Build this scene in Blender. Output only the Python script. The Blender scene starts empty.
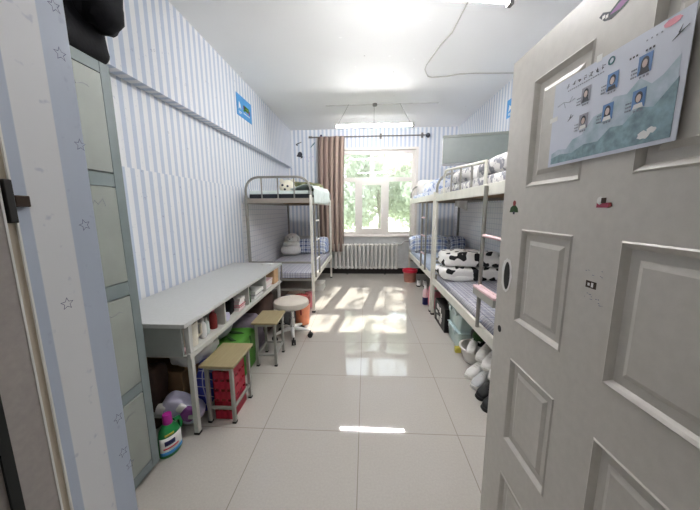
import bpy, math, random
from math import sin, cos, pi, radians
from mathutils import Vector, Matrix, noise

random.seed(7)
S = bpy.context.scene
COL = S.collection
H = 1.36                                     # eye height, metres

# ------------------------------------------------------------------ camera
YAW, PITCH, ROLL, FPX = radians(3.18), radians(9.07), radians(-0.41), 283.0
fw = Vector((-sin(YAW) * cos(PITCH), cos(YAW) * cos(PITCH), -sin(PITCH)))
rt = Vector((cos(YAW), sin(YAW), 0))
up = rt.cross(fw)
r2 = rt * cos(ROLL) + up * sin(ROLL)
u2 = -rt * sin(ROLL) + up * cos(ROLL)
cam = bpy.data.cameras.new('camera')
cam.sensor_fit = 'HORIZONTAL'
cam.sensor_width = 36.0
cam.lens = FPX / 700 * 36
cam.clip_start = 0.02
co = bpy.data.objects.new('camera', cam)
COL.objects.link(co)
m = Matrix((r2, u2, -fw)).transposed().to_4x4()
m.translation = Vector((0, 0, H))
co.matrix_world = m
S.camera = co

# ------------------------------------------------------------------ light
EXPOSURE = 1.68
SKY = 2.1
SUN = 4.0
TUBE = 98.0
TUBE_FAR = 66.0
CORR_FILL = 2.0
S.view_settings.view_transform = 'Standard'
S.view_settings.look = 'None'
S.view_settings.gamma = 1
S.view_settings.use_curve_mapping = False
S.view_settings.exposure = EXPOSURE
w = bpy.data.worlds.new('world')
S.world = w
w.use_nodes = True
bg = w.node_tree.nodes['Background']
bg.inputs[0].default_value = (0.86, 0.93, 1.0, 1)
bg.inputs[1].default_value = SKY
sun = bpy.data.lights.new('sun', 'SUN')
sun.energy = SUN
sun.angle = radians(0.6)
sun.color = (1, 0.95, 0.86)
so = bpy.data.objects.new('sun', sun)
COL.objects.link(so)
so.rotation_euler = Vector((-0.2, -1.26, -1)).to_track_quat('-Z', 'Y').to_euler()
pl = bpy.data.lights.new('window_portal', 'AREA')
pl.shape = 'RECTANGLE'
pl.size, pl.size_y = 1.6, 1.8
pl.cycles.is_portal = True
po = bpy.data.objects.new('window_portal', pl)
COL.objects.link(po)
po.location = (0.27, 6.2, 1.7)
po.rotation_euler = (radians(-90), 0, 0)
cl = bpy.data.lights.new('corridor_fill_light', 'AREA')  # added unseen fill that brightens the door and jamb near the camera
cl.shape = 'RECTANGLE'
cl.size, cl.size_y = 1.6, 0.5
cl.energy = CORR_FILL
cl.color = (1, 0.97, 0.93)
clo = bpy.data.objects.new('corridor_fill_light', cl)
COL.objects.link(clo)
clo.location = (0, -0.75, 2.93)


# ------------------------------------------------------------------ materials
def nmat(name):
    mt = bpy.data.materials.new(name)
    mt.use_nodes = True
    nt = mt.node_tree
    return mt, nt, nt.nodes['Principled BSDF']


def c4(c):
    return (c[0], c[1], c[2], 1)


def srgb(r, g, b):
    f = lambda v: (v / 255 / 12.92) if v / 255 <= 0.04045 else ((v / 255 + 0.055) / 1.055) ** 2.4
    return (f(r), f(g), f(b))


class N:
    """small wrapper to write node maths"""
    def __init__(self, nt):
        self.nt = nt

    def new(self, t, **k):
        n = self.nt.nodes.new(t)
        for a, b in k.items():
            setattr(n, a, b)
        return n

    def put(self, sock, v):
        if hasattr(v, 'is_linked') or isinstance(v, bpy.types.NodeSocket):
            self.nt.links.new(v, sock)
        else:
            sock.default_value = v

    def m(self, op, a, b=0.0, c=None):
        n = self.new('ShaderNodeMath', operation=op)
        self.put(n.inputs[0], a)
        self.put(n.inputs[1], b)
        if c is not None:
            self.put(n.inputs[2], c)
        return n.outputs[0]

    def mix(self, f, a, b):
        n = self.new('ShaderNodeMix', data_type='RGBA')
        self.put(n.inputs[0], f)
        for s, v in ((n.inputs[6], a), (n.inputs[7], b)):
            self.put(s, c4(v) if isinstance(v, tuple) and len(v) == 3 else v)
        return n.outputs[2]

    def pos(self):
        g = self.new('ShaderNodeNewGeometry')
        s = self.new('ShaderNodeSeparateXYZ')
        self.nt.links.new(g.outputs['Position'], s.inputs[0])
        return g.outputs['Position'], s.outputs

    def obj(self):
        g = self.new('ShaderNodeTexCoord')
        s = self.new('ShaderNodeSeparateXYZ')
        self.nt.links.new(g.outputs['Object'], s.inputs[0])
        return g.outputs['Object'], s.outputs

    def noise(self, vec, scale, detail=2.0, rough=0.5):
        n = self.new('ShaderNodeTexNoise')
        self.nt.links.new(vec, n.inputs['Vector'])
        n.inputs['Scale'].default_value = scale
        n.inputs['Detail'].default_value = detail
        n.inputs['Roughness'].default_value = rough
        return n.outputs[0]

    def step(self, v, a, b):
        n = self.new('ShaderNodeMapRange')
        n.clamp = True
        self.put(n.inputs[0], v)
        n.inputs[1].default_value = a
        n.inputs[2].default_value = b
        return n.outputs[0]

    def bump(self, bsdf, h, strength=0.2, dist=0.01):
        b = self.new('ShaderNodeBump')
        b.inputs['Strength'].default_value = strength
        b.inputs['Distance'].default_value = dist
        self.nt.links.new(h, b.inputs['Height'])
        self.nt.links.new(b.outputs[0], bsdf.inputs['Normal'])


def plain(name, col, rough=0.5, metal=0.0, var=0.06, scale=14, bump=0.0, spec=0.5):
    mt, nt, p = nmat(name)
    n = N(nt)
    v, _ = n.obj()
    nz = n.noise(v, scale, 3)
    dark = tuple(x * (1 - var * 1.5) for x in col)
    light = tuple(min(1, x * (1 + var)) for x in col)
    nt.links.new(n.mix(n.step(nz, 0.3, 0.7), dark, light), p.inputs['Base Color'])
    p.inputs['Roughness'].default_value = rough
    p.inputs['Metallic'].default_value = metal
    p.inputs['Specular IOR Level'].default_value = spec
    if bump:
        n.bump(p, n.noise(v, scale * 4, 3), bump, 0.004)
    return mt


def emis(name, col, s):
    mt, nt, p = nmat(name)
    p.inputs['Base Color'].default_value = c4(col)
    p.inputs['Emission Color'].default_value = c4(col)
    p.inputs['Emission Strength'].default_value = s
    return mt


WHITE_STRIPE, BLUE_STRIPE = srgb(228, 229, 232), srgb(186, 196, 213)


def wallpaper(name, axis, phase, seam=None):
    """vertical stripes 41 mm wide on an 83 mm repeat, faint printed specks"""
    mt, nt, p = nmat(name)
    n = N(nt)
    v, xyz = n.pos()
    c = xyz[axis]
    if seam is not None:
        sh = n.m('MULTIPLY', n.m('GREATER_THAN', xyz[2], seam), 0.022)
        c = n.m('ADD', c, sh)
    t = n.m('FRACT', n.m('DIVIDE', n.m('ADD', c, 10 * 0.083 + phase), 0.083))
    tri = n.m('ABSOLUTE', n.m('SUBTRACT', t, 0.5))
    st = n.step(tri, 0.222, 0.238)                       # 1 = white
    col = n.mix(st, BLUE_STRIPE, WHITE_STRIPE)
    nz = n.noise(v, 55, 2)
    col = n.mix(n.m('MULTIPLY', n.step(nz, 0.66, 0.74), 0.35), col, srgb(140, 150, 180))
    col = n.mix(n.m('MULTIPLY', n.noise(v, 9, 3), 0.10), col, srgb(190, 190, 196))
    nt.links.new(col, p.inputs['Base Color'])
    p.inputs['Roughness'].default_value = 0.55
    n.bump(p, n.noise(v, 180, 2), 0.05, 0.002)
    return mt


def wallpaper_axis(name, axis, phase):
    return wallpaper(name, axis, phase)


M = {}
M['paper_y'] = wallpaper('striped wallpaper', 1, 0.01, seam=1.655)
M['paper_y2'] = wallpaper('striped wallpaper upper', 1, 0.0)
M['paper_x'] = wallpaper('striped wallpaper back', 0, 0.0)
# wallpaper on the jamb: phase set so that blue runs 0.365-0.40
mt = wallpaper('striped wallpaper jamb', 1, -0.011)
M['paper_jamb'] = mt
M['star'] = plain('star print', srgb(70, 72, 120), 0.6)


def floor_mat():
    mt, nt, p = nmat('polished floor tiles')
    n = N(nt)
    v, xyz = n.pos()
    def grid(c, off):
        t = n.m('FRACT', n.m('DIVIDE', n.m('ADD', c, 60 - off), 0.6))
        return n.m('MINIMUM', t, n.m('SUBTRACT', 1.0, t))
    d = n.m('MINIMUM', grid(xyz[0], -0.039), grid(xyz[1], 1.561))
    g = n.step(d, 0.0022, 0.0045)
    base = n.mix(n.noise(v, 90, 4, 0.7), srgb(170, 165, 158), srgb(196, 191, 184))
    base = n.mix(n.m('MULTIPLY', n.noise(v, 2.2, 3), 0.25), base, srgb(174, 168, 161))
    col = n.mix(g, srgb(128, 120, 110), base)
    nt.links.new(col, p.inputs['Base Color'])
    rg = n.m('ADD', 0.30, n.m('MULTIPLY', g, -0.275))
    rg = n.m('ADD', rg, n.m('MULTIPLY', n.noise(v, 6, 3), 0.03))
    nt.links.new(rg, p.inputs['Roughness'])
    p.inputs['Specular IOR Level'].default_value = 0.42
    n.bump(p, n.noise(v, 3.0, 2), 0.012, 0.01)
    return mt


def ceiling_mat():
    mt, nt, p = nmat('painted ceiling')
    n = N(nt)
    v, xyz = n.pos()
    sp = n.step(n.noise(v, 7.0, 1), 0.79, 0.815)
    vo = n.new('ShaderNodeTexVoronoi')
    nt.links.new(v, vo.inputs['Vector'])
    vo.inputs['Scale'].default_value = 3.4
    dots = n.m('LESS_THAN', vo.outputs['Distance'], 0.026)
    col = n.mix(n.noise(v, 1.5, 3), srgb(236, 236, 236), srgb(243, 243, 242))
    col = n.mix(n.m('MULTIPLY', dots, 0.55), col, srgb(120, 112, 110))
    nt.links.new(col, p.inputs['Base Color'])
    p.inputs['Roughness'].default_value = 0.6
    return mt


M['floor'] = floor_mat()
M['ceiling'] = ceiling_mat()
M['fleck'] = plain('white flecks', (0.98, 0.98, 0.98), 0.3, var=0.0)  # for the small white quads just below the ceiling
M['plaster'] = plain('painted plaster', srgb(214, 214, 212), 0.7)
M['lowwall'] = plain('grey white painted wall', srgb(196, 198, 198), 0.6)
M['black_base'] = plain('black baseboard paint', srgb(34, 30, 28), 0.45)
M['tilepaper'] = None


def grid_mat(name, size, a, b, wdt=0.06):
    mt, nt, p = nmat(name)
    n = N(nt)
    v, xyz = n.pos()
    def g(c):
        t = n.m('FRACT', n.m('DIVIDE', n.m('ADD', c, 20.0), size))
        return n.m('MINIMUM', t, n.m('SUBTRACT', 1.0, t))
    d = n.m('MINIMUM', g(xyz[1]), g(xyz[2]))
    nt.links.new(n.mix(n.step(d, wdt * 0.5, wdt), b, a), p.inputs['Base Color'])
    p.inputs['Roughness'].default_value = 0.45
    return mt


M['tilepaper'] = grid_mat('white grid wall covering', 0.075, srgb(232, 232, 236), srgb(196, 200, 212))
M['door'] = plain('door paint', srgb(204, 199, 192), 0.38, var=0.03, scale=40, bump=0.04)
M['frame_grey'] = plain('door frame paint', srgb(168, 161, 157), 0.5, var=0.05, scale=120)
M['frame_beige'] = plain('door frame rebate', srgb(196, 184, 166), 0.5, var=0.05)
M['rubber'] = plain('black rubber', (0.012, 0.014, 0.013), 0.7)
M['strike'] = plain('brown steel strike', srgb(70, 58, 50), 0.4, 0.7)
M['strike_dark'] = plain('dark strike opening', (0.01, 0.009, 0.008), 0.6)
M['pvc'] = plain('white pvc window', srgb(226, 221, 216), 0.3, var=0.02)
M['locker'] = plain('locker grey green paint', srgb(144, 149, 143), 0.45, var=0.05, scale=9)
M['locker_edge'] = plain('locker frame paint', srgb(116, 127, 128), 0.45, var=0.05)
M['locker_gap'] = plain('dark seam', (0.03, 0.035, 0.035), 0.7)
M['desk'] = plain('desk top laminate', srgb(190, 191, 189), 0.32, var=0.03, scale=60)
M['desk_metal'] = plain('desk enamel', srgb(196, 196, 190), 0.4, var=0.04)
M['desk_side'] = plain('desk side panel', srgb(150, 154, 150), 0.45, var=0.04)
M['wood'] = None


def wood_mat(name, a, b, sc=4.0):
    mt, nt, p = nmat(name)
    n = N(nt)
    v, xyz = n.obj()
    mp = n.new('ShaderNodeMapping')
    mp.inputs['Scale'].default_value = (14, 1.4, 14)
    nt.links.new(v, mp.inputs[0])
    z = n.noise(mp.outputs[0], sc, 4, 0.6)
    nt.links.new(n.mix(n.step(z, 0.3, 0.7), a, b), p.inputs['Base Color'])
    p.inputs['Roughness'].default_value = 0.45
    return mt


M['wood'] = wood_mat('stool plywood', srgb(146, 132, 98), srgb(158, 144, 110))
M['steel'] = plain('grey painted steel', srgb(160, 160, 154), 0.4, 0.2, var=0.05)
M['bed_grey'] = plain('bed frame grey', srgb(146, 144, 138), 0.38, 0.2, var=0.05)
M['bed_board'] = plain('bed end board', srgb(150, 142, 132), 0.45, 0.1)
M['bed_white'] = plain('bed rail cream paint', srgb(222, 220, 210), 0.4, var=0.04)
M['chrome'] = plain('chrome', (0.75, 0.75, 0.76), 0.18, 1.0, var=0.02)
M['black'] = plain('black plastic', (0.01, 0.01, 0.011), 0.5, spec=0.3)
M['bag_black'] = plain('black nylon', (0.006, 0.006, 0.008), 0.75, var=0.3, bump=0.3, spec=0.15)
M['white'] = plain('white plastic', srgb(232, 231, 228), 0.4, var=0.03)
M['white_cloth'] = plain('white cloth', srgb(226, 226, 224), 0.9, var=0.04, bump=0.2)
M['cream'] = plain('cream plush', srgb(232, 226, 208), 0.95, var=0.05, bump=0.5)
M['beige'] = plain('beige vinyl', srgb(206, 198, 186), 0.5, var=0.03)
M['greywhite'] = plain('grey white plush', srgb(228, 226, 222), 0.95, var=0.06, bump=0.5)
M['orange'] = plain('orange plastic', srgb(232, 140, 100), 0.4)
M['darkred'] = plain('dark red plastic', srgb(140, 40, 36), 0.45)
M['red'] = plain('red plastic', srgb(200, 40, 66), 0.4)
M['darkpink'] = plain('dark pink print', srgb(168, 62, 88), 0.5)
M['pink'] = plain('pink plastic', srgb(226, 140, 156), 0.5)
M['palepink'] = plain('pale pink paper', srgb(228, 196, 200), 0.6)
M['magenta'] = plain('magenta plastic', srgb(168, 34, 140), 0.35)
M['green'] = plain('green plastic', srgb(24, 124, 62), 0.3)
M['lime'] = plain('green woven bag', srgb(66, 126, 34), 0.6, bump=0.2)
M['dkgreen'] = plain('dark green cloth', srgb(44, 74, 36), 0.9, bump=0.2)
M['blue'] = plain('blue print', srgb(40, 52, 150), 0.5)
M['navy'] = plain('navy plastic', srgb(26, 30, 80), 0.4)
M['signblue'] = plain('sign blue', srgb(64, 150, 214), 0.4, var=0.04)
M['teal'] = plain('teal', srgb(60, 110, 120), 0.5)
M['yellow'] = plain('yellow', srgb(204, 190, 80), 0.5)
M['carton'] = plain('cardboard', srgb(150, 120, 86), 0.85, var=0.08)
M['tan'] = plain('tan carton', srgb(206, 168, 128), 0.8, var=0.06)
M['brown_dark'] = plain('dark brown cloth', srgb(74, 54, 46), 0.9, var=0.2, bump=0.3)
M['brown'] = plain('brown woven plastic', srgb(166, 112, 98), 0.6)
M['lavender'] = plain('lavender film', srgb(202, 198, 222), 0.35)
M['purple'] = plain('purple print', srgb(134, 70, 140), 0.5)
M['mint'] = plain('mint plastic', srgb(202, 224, 222), 0.3)
M['mint_clear'] = plain('pale mint lid plastic', srgb(214, 234, 236), 0.2)
M['radiator'] = plain('radiator enamel', srgb(216, 214, 210), 0.4, var=0.03)
M['pipe'] = plain('grey pipe', srgb(150, 148, 146), 0.45)
M['shoe_white'] = plain('white shoe', srgb(240, 238, 235), 0.55, bump=0.08)
M['shoe_grey'] = plain('grey shoe', srgb(206, 206, 207), 0.65, bump=0.12)
M['shoe_sole'] = plain('off white sole', srgb(222, 220, 214), 0.6)
M['shoe_black'] = plain('black shoe', (0.008, 0.008, 0.009), 0.5, spec=0.3)
M['lining'] = plain('shoe lining', (0.12, 0.12, 0.125), 0.9)
M['sheet_green'] = plain('pale green sheet', srgb(218, 228, 224), 0.9, bump=0.2)
M['mattress_dark'] = plain('black mattress side', srgb(26, 32, 38), 0.8)
M['pale_blue'] = plain('pale blue sheet', srgb(196, 208, 226), 0.9, bump=0.2)
M['grey_cloth'] = plain('grey cloth', srgb(150, 150, 154), 0.9, bump=0.25)
M['denim'] = plain('dark blue denim', srgb(52, 58, 78), 0.9, var=0.2, bump=0.3)
M['mauve'] = plain('mauve blanket', srgb(128, 118, 132), 0.9, var=0.15, bump=0.3)
M['ink'] = plain('dark ink', srgb(48, 50, 62), 0.6)
M['ink_grey'] = plain('grey ink', srgb(136, 140, 152), 0.6)
M['shadow_strip'] = plain('grey shadow strip', srgb(206, 205, 202), 0.5)
M['cable'] = plain('pale cable', srgb(190, 188, 182), 0.5)
M['wire'] = plain('dark wire', srgb(110, 106, 104), 0.5)
M['tube'] = emis('lit fluorescent tube', (1, 0.985, 0.98), TUBE)
M['tube_far'] = emis('lit dimmer fluorescent tube', (1, 0.985, 0.98), TUBE_FAR)  # same kind of tube, emission set lower to keep the back wall calmer
M['cabinet_grey'] = plain('cabinet grey paint', srgb(132, 140, 137), 0.4, var=0.03)
def leaf_mat(name, col):
    mt = plain(name, col, 0.6, var=0.2, scale=1.2)
    nt = mt.node_tree
    p = nt.nodes['Principled BSDF']
    tl = nt.nodes.new('ShaderNodeBsdfTranslucent')
    tl.inputs[0].default_value = c4(col)
    mx = nt.nodes.new('ShaderNodeMixShader')
    mx.inputs[0].default_value = 0.5
    nt.links.new(p.outputs[0], mx.inputs[1])
    nt.links.new(tl.outputs[0], mx.inputs[2])
    nt.links.new(mx.outputs[0], nt.nodes['Material Output'].inputs[0])
    return mt


M['leaf'] = leaf_mat('leaves', srgb(200, 206, 188))
M['leaf2'] = leaf_mat('pale leaves', srgb(208, 212, 198))
M['bark'] = plain('bark', srgb(168, 162, 150), 0.9, var=0.2)
M['ground'] = plain('outdoor ground', srgb(150, 156, 120), 0.9)


def curtain_mat():
    mt, nt, p = nmat('brown striped curtain')
    n = N(nt)
    v, xyz = n.obj()
    uv = n.new('ShaderNodeUVMap')
    s = n.new('ShaderNodeSeparateXYZ')
    nt.links.new(uv.outputs[0], s.inputs[0])
    t = n.m('FRACT', n.m('MULTIPLY', s.outputs[0], 5.5))
    a = n.step(n.m('ABSOLUTE', n.m('SUBTRACT', t, 0.5)), 0.30, 0.36)
    col = n.mix(a, srgb(122, 102, 94), srgb(172, 152, 139))
    b = n.step(n.m('ABSOLUTE', n.m('SUBTRACT', t, 0.2)), 0.05, 0.07)
    col = n.mix(b, srgb(84, 65, 64), col)
    nt.links.new(col, p.inputs['Base Color'])
    p.inputs['Roughness'].default_value = 0.85
    p.inputs['Sheen Weight'].default_value = 0.2
    n.bump(p, n.noise(v, 150, 2), 0.1, 0.002)
    return mt


M['curtain'] = curtain_mat()


def plaid(name, base, a, b, size=0.09, rough=0.9):
    """woven check on object coordinates"""
    mt, nt, p = nmat(name)
    n = N(nt)
    v, xyz = n.obj()
    def band(c, lo, hi, sz):
        t = n.m('FRACT', n.m('DIVIDE', n.m('ADD', c, 20.0), sz))
        return n.m('MULTIPLY', n.m('GREATER_THAN', t, lo), n.m('LESS_THAN', t, hi))
    yz = n.m('ADD', xyz[1], xyz[2])
    k = n.m('MULTIPLY', n.m('ADD', band(xyz[0], 0.05, 0.45, size), band(yz, 0.05, 0.45, size)), 0.5)
    col = n.mix(k, base, a)
    k2 = n.m('MAXIMUM', band(xyz[0], 0.66, 0.76, size), band(yz, 0.66, 0.76, size))
    col = n.mix(n.m('MULTIPLY', k2, 0.7), col, b)
    nt.links.new(col, p.inputs['Base Color'])
    p.inputs['Roughness'].default_value = rough
    n.bump(p, n.noise(v, 25, 3), 0.35, 0.01)
    return mt


M['plaid_blue'] = plaid('blue plaid', srgb(210, 216, 228), srgb(70, 84, 128), srgb(36, 44, 84))
M['plaid_bag'] = plaid('blue white woven plastic', srgb(54, 66, 168), srgb(40, 50, 150), srgb(220, 222, 236), 0.06, 0.5)
M['plaid_pale'] = plaid('pale blue plaid', srgb(226, 230, 236), srgb(126, 146, 190), srgb(52, 64, 96), 0.11)
M['plaid_sheet'] = plaid('grey blue plaid sheet', srgb(206, 205, 212), srgb(152, 154, 172), srgb(98, 102, 124), 0.07)
M['plaid_green'] = plaid('green plaid', srgb(112, 118, 84), srgb(66, 78, 48), srgb(160, 148, 100), 0.12)


def spots(name, base, dark, scale, lo, hi, detail=0.6):
    mt, nt, p = nmat(name)
    n = N(nt)
    v, xyz = n.obj()
    z = n.noise(v, scale, detail)
    nt.links.new(n.mix(n.step(z, lo, hi), base, dark), p.inputs['Base Color'])
    p.inputs['Roughness'].default_value = 0.9
    n.bump(p, n.noise(v, 18, 3), 0.3, 0.01)
    return mt


M['cow'] = spots('cow print', srgb(240, 238, 236), (0.012, 0.012, 0.014), 11.5, 0.555, 0.575)
M['floral'] = spots('grey floral quilt', srgb(218, 216, 214), srgb(140, 140, 148), 20, 0.52, 0.57, 2)
M['floral_blue'] = spots('blue white quilt', srgb(222, 226, 236), srgb(150, 168, 206), 14, 0.52, 0.58, 2)


def glass_mat():
    mt = bpy.data.materials.new('window glass')
    mt.use_nodes = True
    nt = mt.node_tree
    nt.nodes.remove(nt.nodes['Principled BSDF'])
    out = nt.nodes['Material Output']
    tr = nt.nodes.new('ShaderNodeBsdfTransparent')
    tr.inputs[0].default_value = (0.97, 0.985, 0.98, 1)
    gl = nt.nodes.new('ShaderNodeBsdfGlossy')
    gl.inputs['Roughness'].default_value = 0.02
    fr = nt.nodes.new('ShaderNodeFresnel')
    fr.inputs[0].default_value = 1.45
    mx = nt.nodes.new('ShaderNodeMixShader')
    nt.links.new(fr.outputs[0], mx.inputs[0])
    nt.links.new(tr.outputs[0], mx.inputs[1])
    nt.links.new(gl.outputs[0], mx.inputs[2])
    nt.links.new(mx.outputs[0], out.inputs[0])
    return mt


M['glass'] = glass_mat()
M['paper'] = plain('poster paper', srgb(214, 218, 230), 0.35, var=0.02)


def poster_land():
    mt, nt, p = nmat('poster ink landscape')
    n = N(nt)
    v, xyz = n.obj()
    z = n.noise(v, 28, 4, 0.6)
    nt.links.new(n.mix(n.step(z, 0.3, 0.7), srgb(150, 176, 186), srgb(200, 210, 222)), p.inputs['Base Color'])
    p.inputs['Roughness'].default_value = 0.35
    return mt


M['land_far'] = poster_land()
M['land_near'] = plain('poster ink hills', srgb(134, 162, 172), 0.35, var=0.25, scale=60)
M['photo_blue'] = plain('portrait backdrop', srgb(90, 132, 186), 0.4)
M['photo_grey'] = plain('grey portrait backdrop', srgb(150, 148, 160), 0.4)
M['skin'] = plain('portrait skin print', srgb(206, 186, 178), 0.4)


# ------------------------------------------------------------------ mesh builder
class MB:
    def __init__(self):
        self.v, self.f, self.mi, self.uv = [], [], [], None
        self.cur = 0

    def add(self, vs, fs):
        b = len(self.v)
        self.v += [Vector(x) for x in vs]
        for f in fs:
            self.f.append([i + b for i in f])
            self.mi.append(self.cur)
        return self

    def box(self, x0, x1, y0, y1, z0, z1):
        x0, x1 = min(x0, x1), max(x0, x1)
        y0, y1 = min(y0, y1), max(y0, y1)
        z0, z1 = min(z0, z1), max(z0, z1)
        vs = [(x0, y0, z0), (x1, y0, z0), (x1, y1, z0), (x0, y1, z0), (x0, y0, z1), (x1, y0, z1), (x1, y1, z1), (x0, y1, z1)]
        return self.add(vs, [(3, 2, 1, 0), (4, 5, 6, 7), (0, 1, 5, 4), (1, 2, 6, 5), (2, 3, 7, 6), (3, 0, 4, 7)])

    def obox(self, c, s, R):
        hx, hy, hz = s[0] / 2, s[1] / 2, s[2] / 2
        vs = []
        for x, y, z in ((-1, -1, -1), (1, -1, -1), (1, 1, -1), (-1, 1, -1), (-1, -1, 1), (1, -1, 1), (1, 1, 1), (-1, 1, 1)):
            vs.append(Vector(c) + R @ Vector((x * hx, y * hy, z * hz)))
        return self.add(vs, [(3, 2, 1, 0), (4, 5, 6, 7), (0, 1, 5, 4), (1, 2, 6, 5), (2, 3, 7, 6), (3, 0, 4, 7)])

    def bar(self, a, b, wx, wy):
        """square bar between two points"""
        a, b = Vector(a), Vector(b)
        d = (b - a)
        R = d.to_track_quat('Z', 'Y').to_matrix()
        return self.obox((a + b) / 2, (wx, wy, d.length), R)

    def tube(self, pts, r, n=10, closed=False):
        pts = [Vector(p) for p in pts]
        rs = r if isinstance(r, (list, tuple)) else [r] * len(pts)
        k = len(pts)
        t0 = (pts[1] - pts[0]).normalized()
        u = t0.orthogonal().normalized()
        vs, fs = [], []
        for i, p in enumerate(pts):
            if closed:
                t = (pts[(i + 1) % k] - pts[i - 1]).normalized()
            else:
                t = (pts[min(i + 1, k - 1)] - pts[max(i - 1, 0)]).normalized()
            u = (u - t * u.dot(t)).normalized()
            q = t.cross(u)
            for j in range(n):
                a = 2 * pi * j / n
                vs.append(p + (u * cos(a) + q * sin(a)) * rs[i])
        segs = k if closed else k - 1
        for i in range(segs):
            for j in range(n):
                a, b = i * n + j, i * n + (j + 1) % n
                c, d = ((i + 1) % k) * n + (j + 1) % n, ((i + 1) % k) * n + j
                fs.append((a, b, c, d))
        if not closed:
            fs.append(tuple(range(n - 1, -1, -1)))
            fs.append(tuple(range((k - 1) * n, k * n)))
        return self.add(vs, fs)

    def cyl(self, a, b, r0, r1=None, n=16):
        return self.tube([a, b], [r0, r0 if r1 is None else r1], n)

    def lathe(self, prof, c=(0, 0, 0), n=24, R=None, sx=1.0, sy=1.0):
        vs, fs = [], []
        R = R or Matrix.Identity(3)
        for r, z in prof:
            for j in range(n):
                a = 2 * pi * j / n
                vs.append(Vector(c) + R @ Vector((r * cos(a) * sx, r * sin(a) * sy, z)))
        for i in range(len(prof) - 1):
            for j in range(n):
                fs.append((i * n + j, i * n + (j + 1) % n, (i + 1) * n + (j + 1) % n, (i + 1) * n + j))
        fs.append(tuple(range(n - 1, -1, -1)))
        fs.append(tuple(range((len(prof) - 1) * n, len(prof) * n)))
        return self.add(vs, fs)

    def soft(self, c, s, e1=0.4, e2=0.4, nu=28, nv=18, amp=0.0, freq=6.0, seed=0.0, R=None, flat=False):
        """superellipsoid of full size s with wrinkles; flat keeps the underside level"""
        R = R or Matrix.Identity(3)
        sg = lambda x, e: math.copysign(abs(x) ** e, x)
        vs, fs = [], []
        for i in range(nv + 1):
            ph = -pi / 2 + pi * i / nv
            for j in range(nu):
                th = 2 * pi * j / nu
                p = Vector((sg(cos(ph), e1) * sg(cos(th), e2) * s[0] / 2, sg(cos(ph), e1) * sg(sin(th), e2) * s[1] / 2, sg(sin(ph), e1) * s[2] / 2))
                if amp:
                    q = Vector((p.x * freq + seed, p.y * freq - seed, p.z * freq + 2 * seed))
                    d = noise.noise(q) + 0.5 * noise.noise(q * 2.3)
                    k = amp * d
                    nrm = Vector((p.x / s[0], p.y / s[1], p.z / s[2]))
                    if nrm.length > 1e-6:
                        nrm.normalize()
                    p = p + nrm * k
                if flat and p.z < -s[2] * 0.5:
                    p.z = -s[2] * 0.5
                vs.append(Vector(c) + R @ p)
        for i in range(nv):
            for j in range(nu):
                fs.append((i * nu + j, i * nu + (j + 1) % nu, (i + 1) * nu + (j + 1) % nu, (i + 1) * nu + j))
        return self.add(vs, fs)

    def prism(self, poly, a, b, fn):
        """poly of (u,v); fn(u,v,w) -> point; extruded from w=a to w=b"""
        k = len(poly)
        vs = [fn(u, v, a) for u, v in poly] + [fn(u, v, b) for u, v in poly]
        fs = [tuple(range(k - 1, -1, -1)), tuple(range(k, 2 * k))]
        for i in range(k):
            fs.append((i, (i + 1) % k, k + (i + 1) % k, k + i))
        return self.add(vs, fs)

    def grid(self, fn, nu, nv):
        vs = [fn(i / nu, j / nv) for j in range(nv + 1) for i in range(nu + 1)]
        fs = []
        for j in range(nv):
            for i in range(nu):
                a = j * (nu + 1) + i
                fs.append((a, a + 1, a + nu + 2, a + nu + 1))
        return self.add(vs, fs)

    def loft(self, rings, cap=True):
        n = len(rings[0])
        vs = [p for r in rings for p in r]
        fs = []
        for i in range(len(rings) - 1):
            for j in range(n):
                fs.append((i * n + j, i * n + (j + 1) % n, (i + 1) * n + (j + 1) % n, (i + 1) * n + j))
        if cap:
            fs.append(tuple(range(n - 1, -1, -1)))
            fs.append(tuple(range((len(rings) - 1) * n, len(rings) * n)))
        return self.add(vs, fs)

    def build(self, name, mats, parent=None, smooth=True, bevel=0.0, angle=40, solid=0.0, loc=None, fix=True):
        me = bpy.data.meshes.new(name)
        me.from_pydata([tuple(v) for v in self.v], [], self.f)
        if not isinstance(mats, (list, tuple)):
            mats = [mats]
        for x in mats:
            me.materials.append(x)
        me.polygons.foreach_set('material_index', self.mi)
        me.update()
        if fix:
            import bmesh
            bm = bmesh.new()
            bm.from_mesh(me)
            bmesh.ops.recalc_face_normals(bm, faces=bm.faces)
            bm.to_mesh(me)
            bm.free()
        if smooth:
            me.polygons.foreach_set('use_smooth', [True] * len(me.polygons))
            me.set_sharp_from_angle(angle=radians(angle))
        o = bpy.data.objects.new(name, me)
        COL.objects.link(o)
        if parent is not None:
            o.parent = parent
        if loc is not None:
            o.location = loc
        if solid:
            sm = o.modifiers.new('solid', 'SOLIDIFY')
            sm.thickness = solid
            sm.offset = 0
        if bevel:
            b = o.modifiers.new('bevel', 'BEVEL')
            b.width = bevel
            b.segments = 2
            b.limit_method = 'ANGLE'
            b.angle_limit = radians(40)
        return o


def tag(o, label=None, cat=None, group=None, kind=None):
    if label:
        o['label'] = label
    if cat:
        o['category'] = cat
    if group:
        o['group'] = group
    if kind:
        o['kind'] = kind
    return o


def thing(name, label, cat, loc=(0, 0, 0), rz=0.0, group=None):
    o = bpy.data.objects.new(name, None)
    o.empty_display_size = 0.05
    COL.objects.link(o)
    o.location = loc
    o.rotation_euler = (0, 0, radians(rz))
    return tag(o, label, cat, group)


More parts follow.
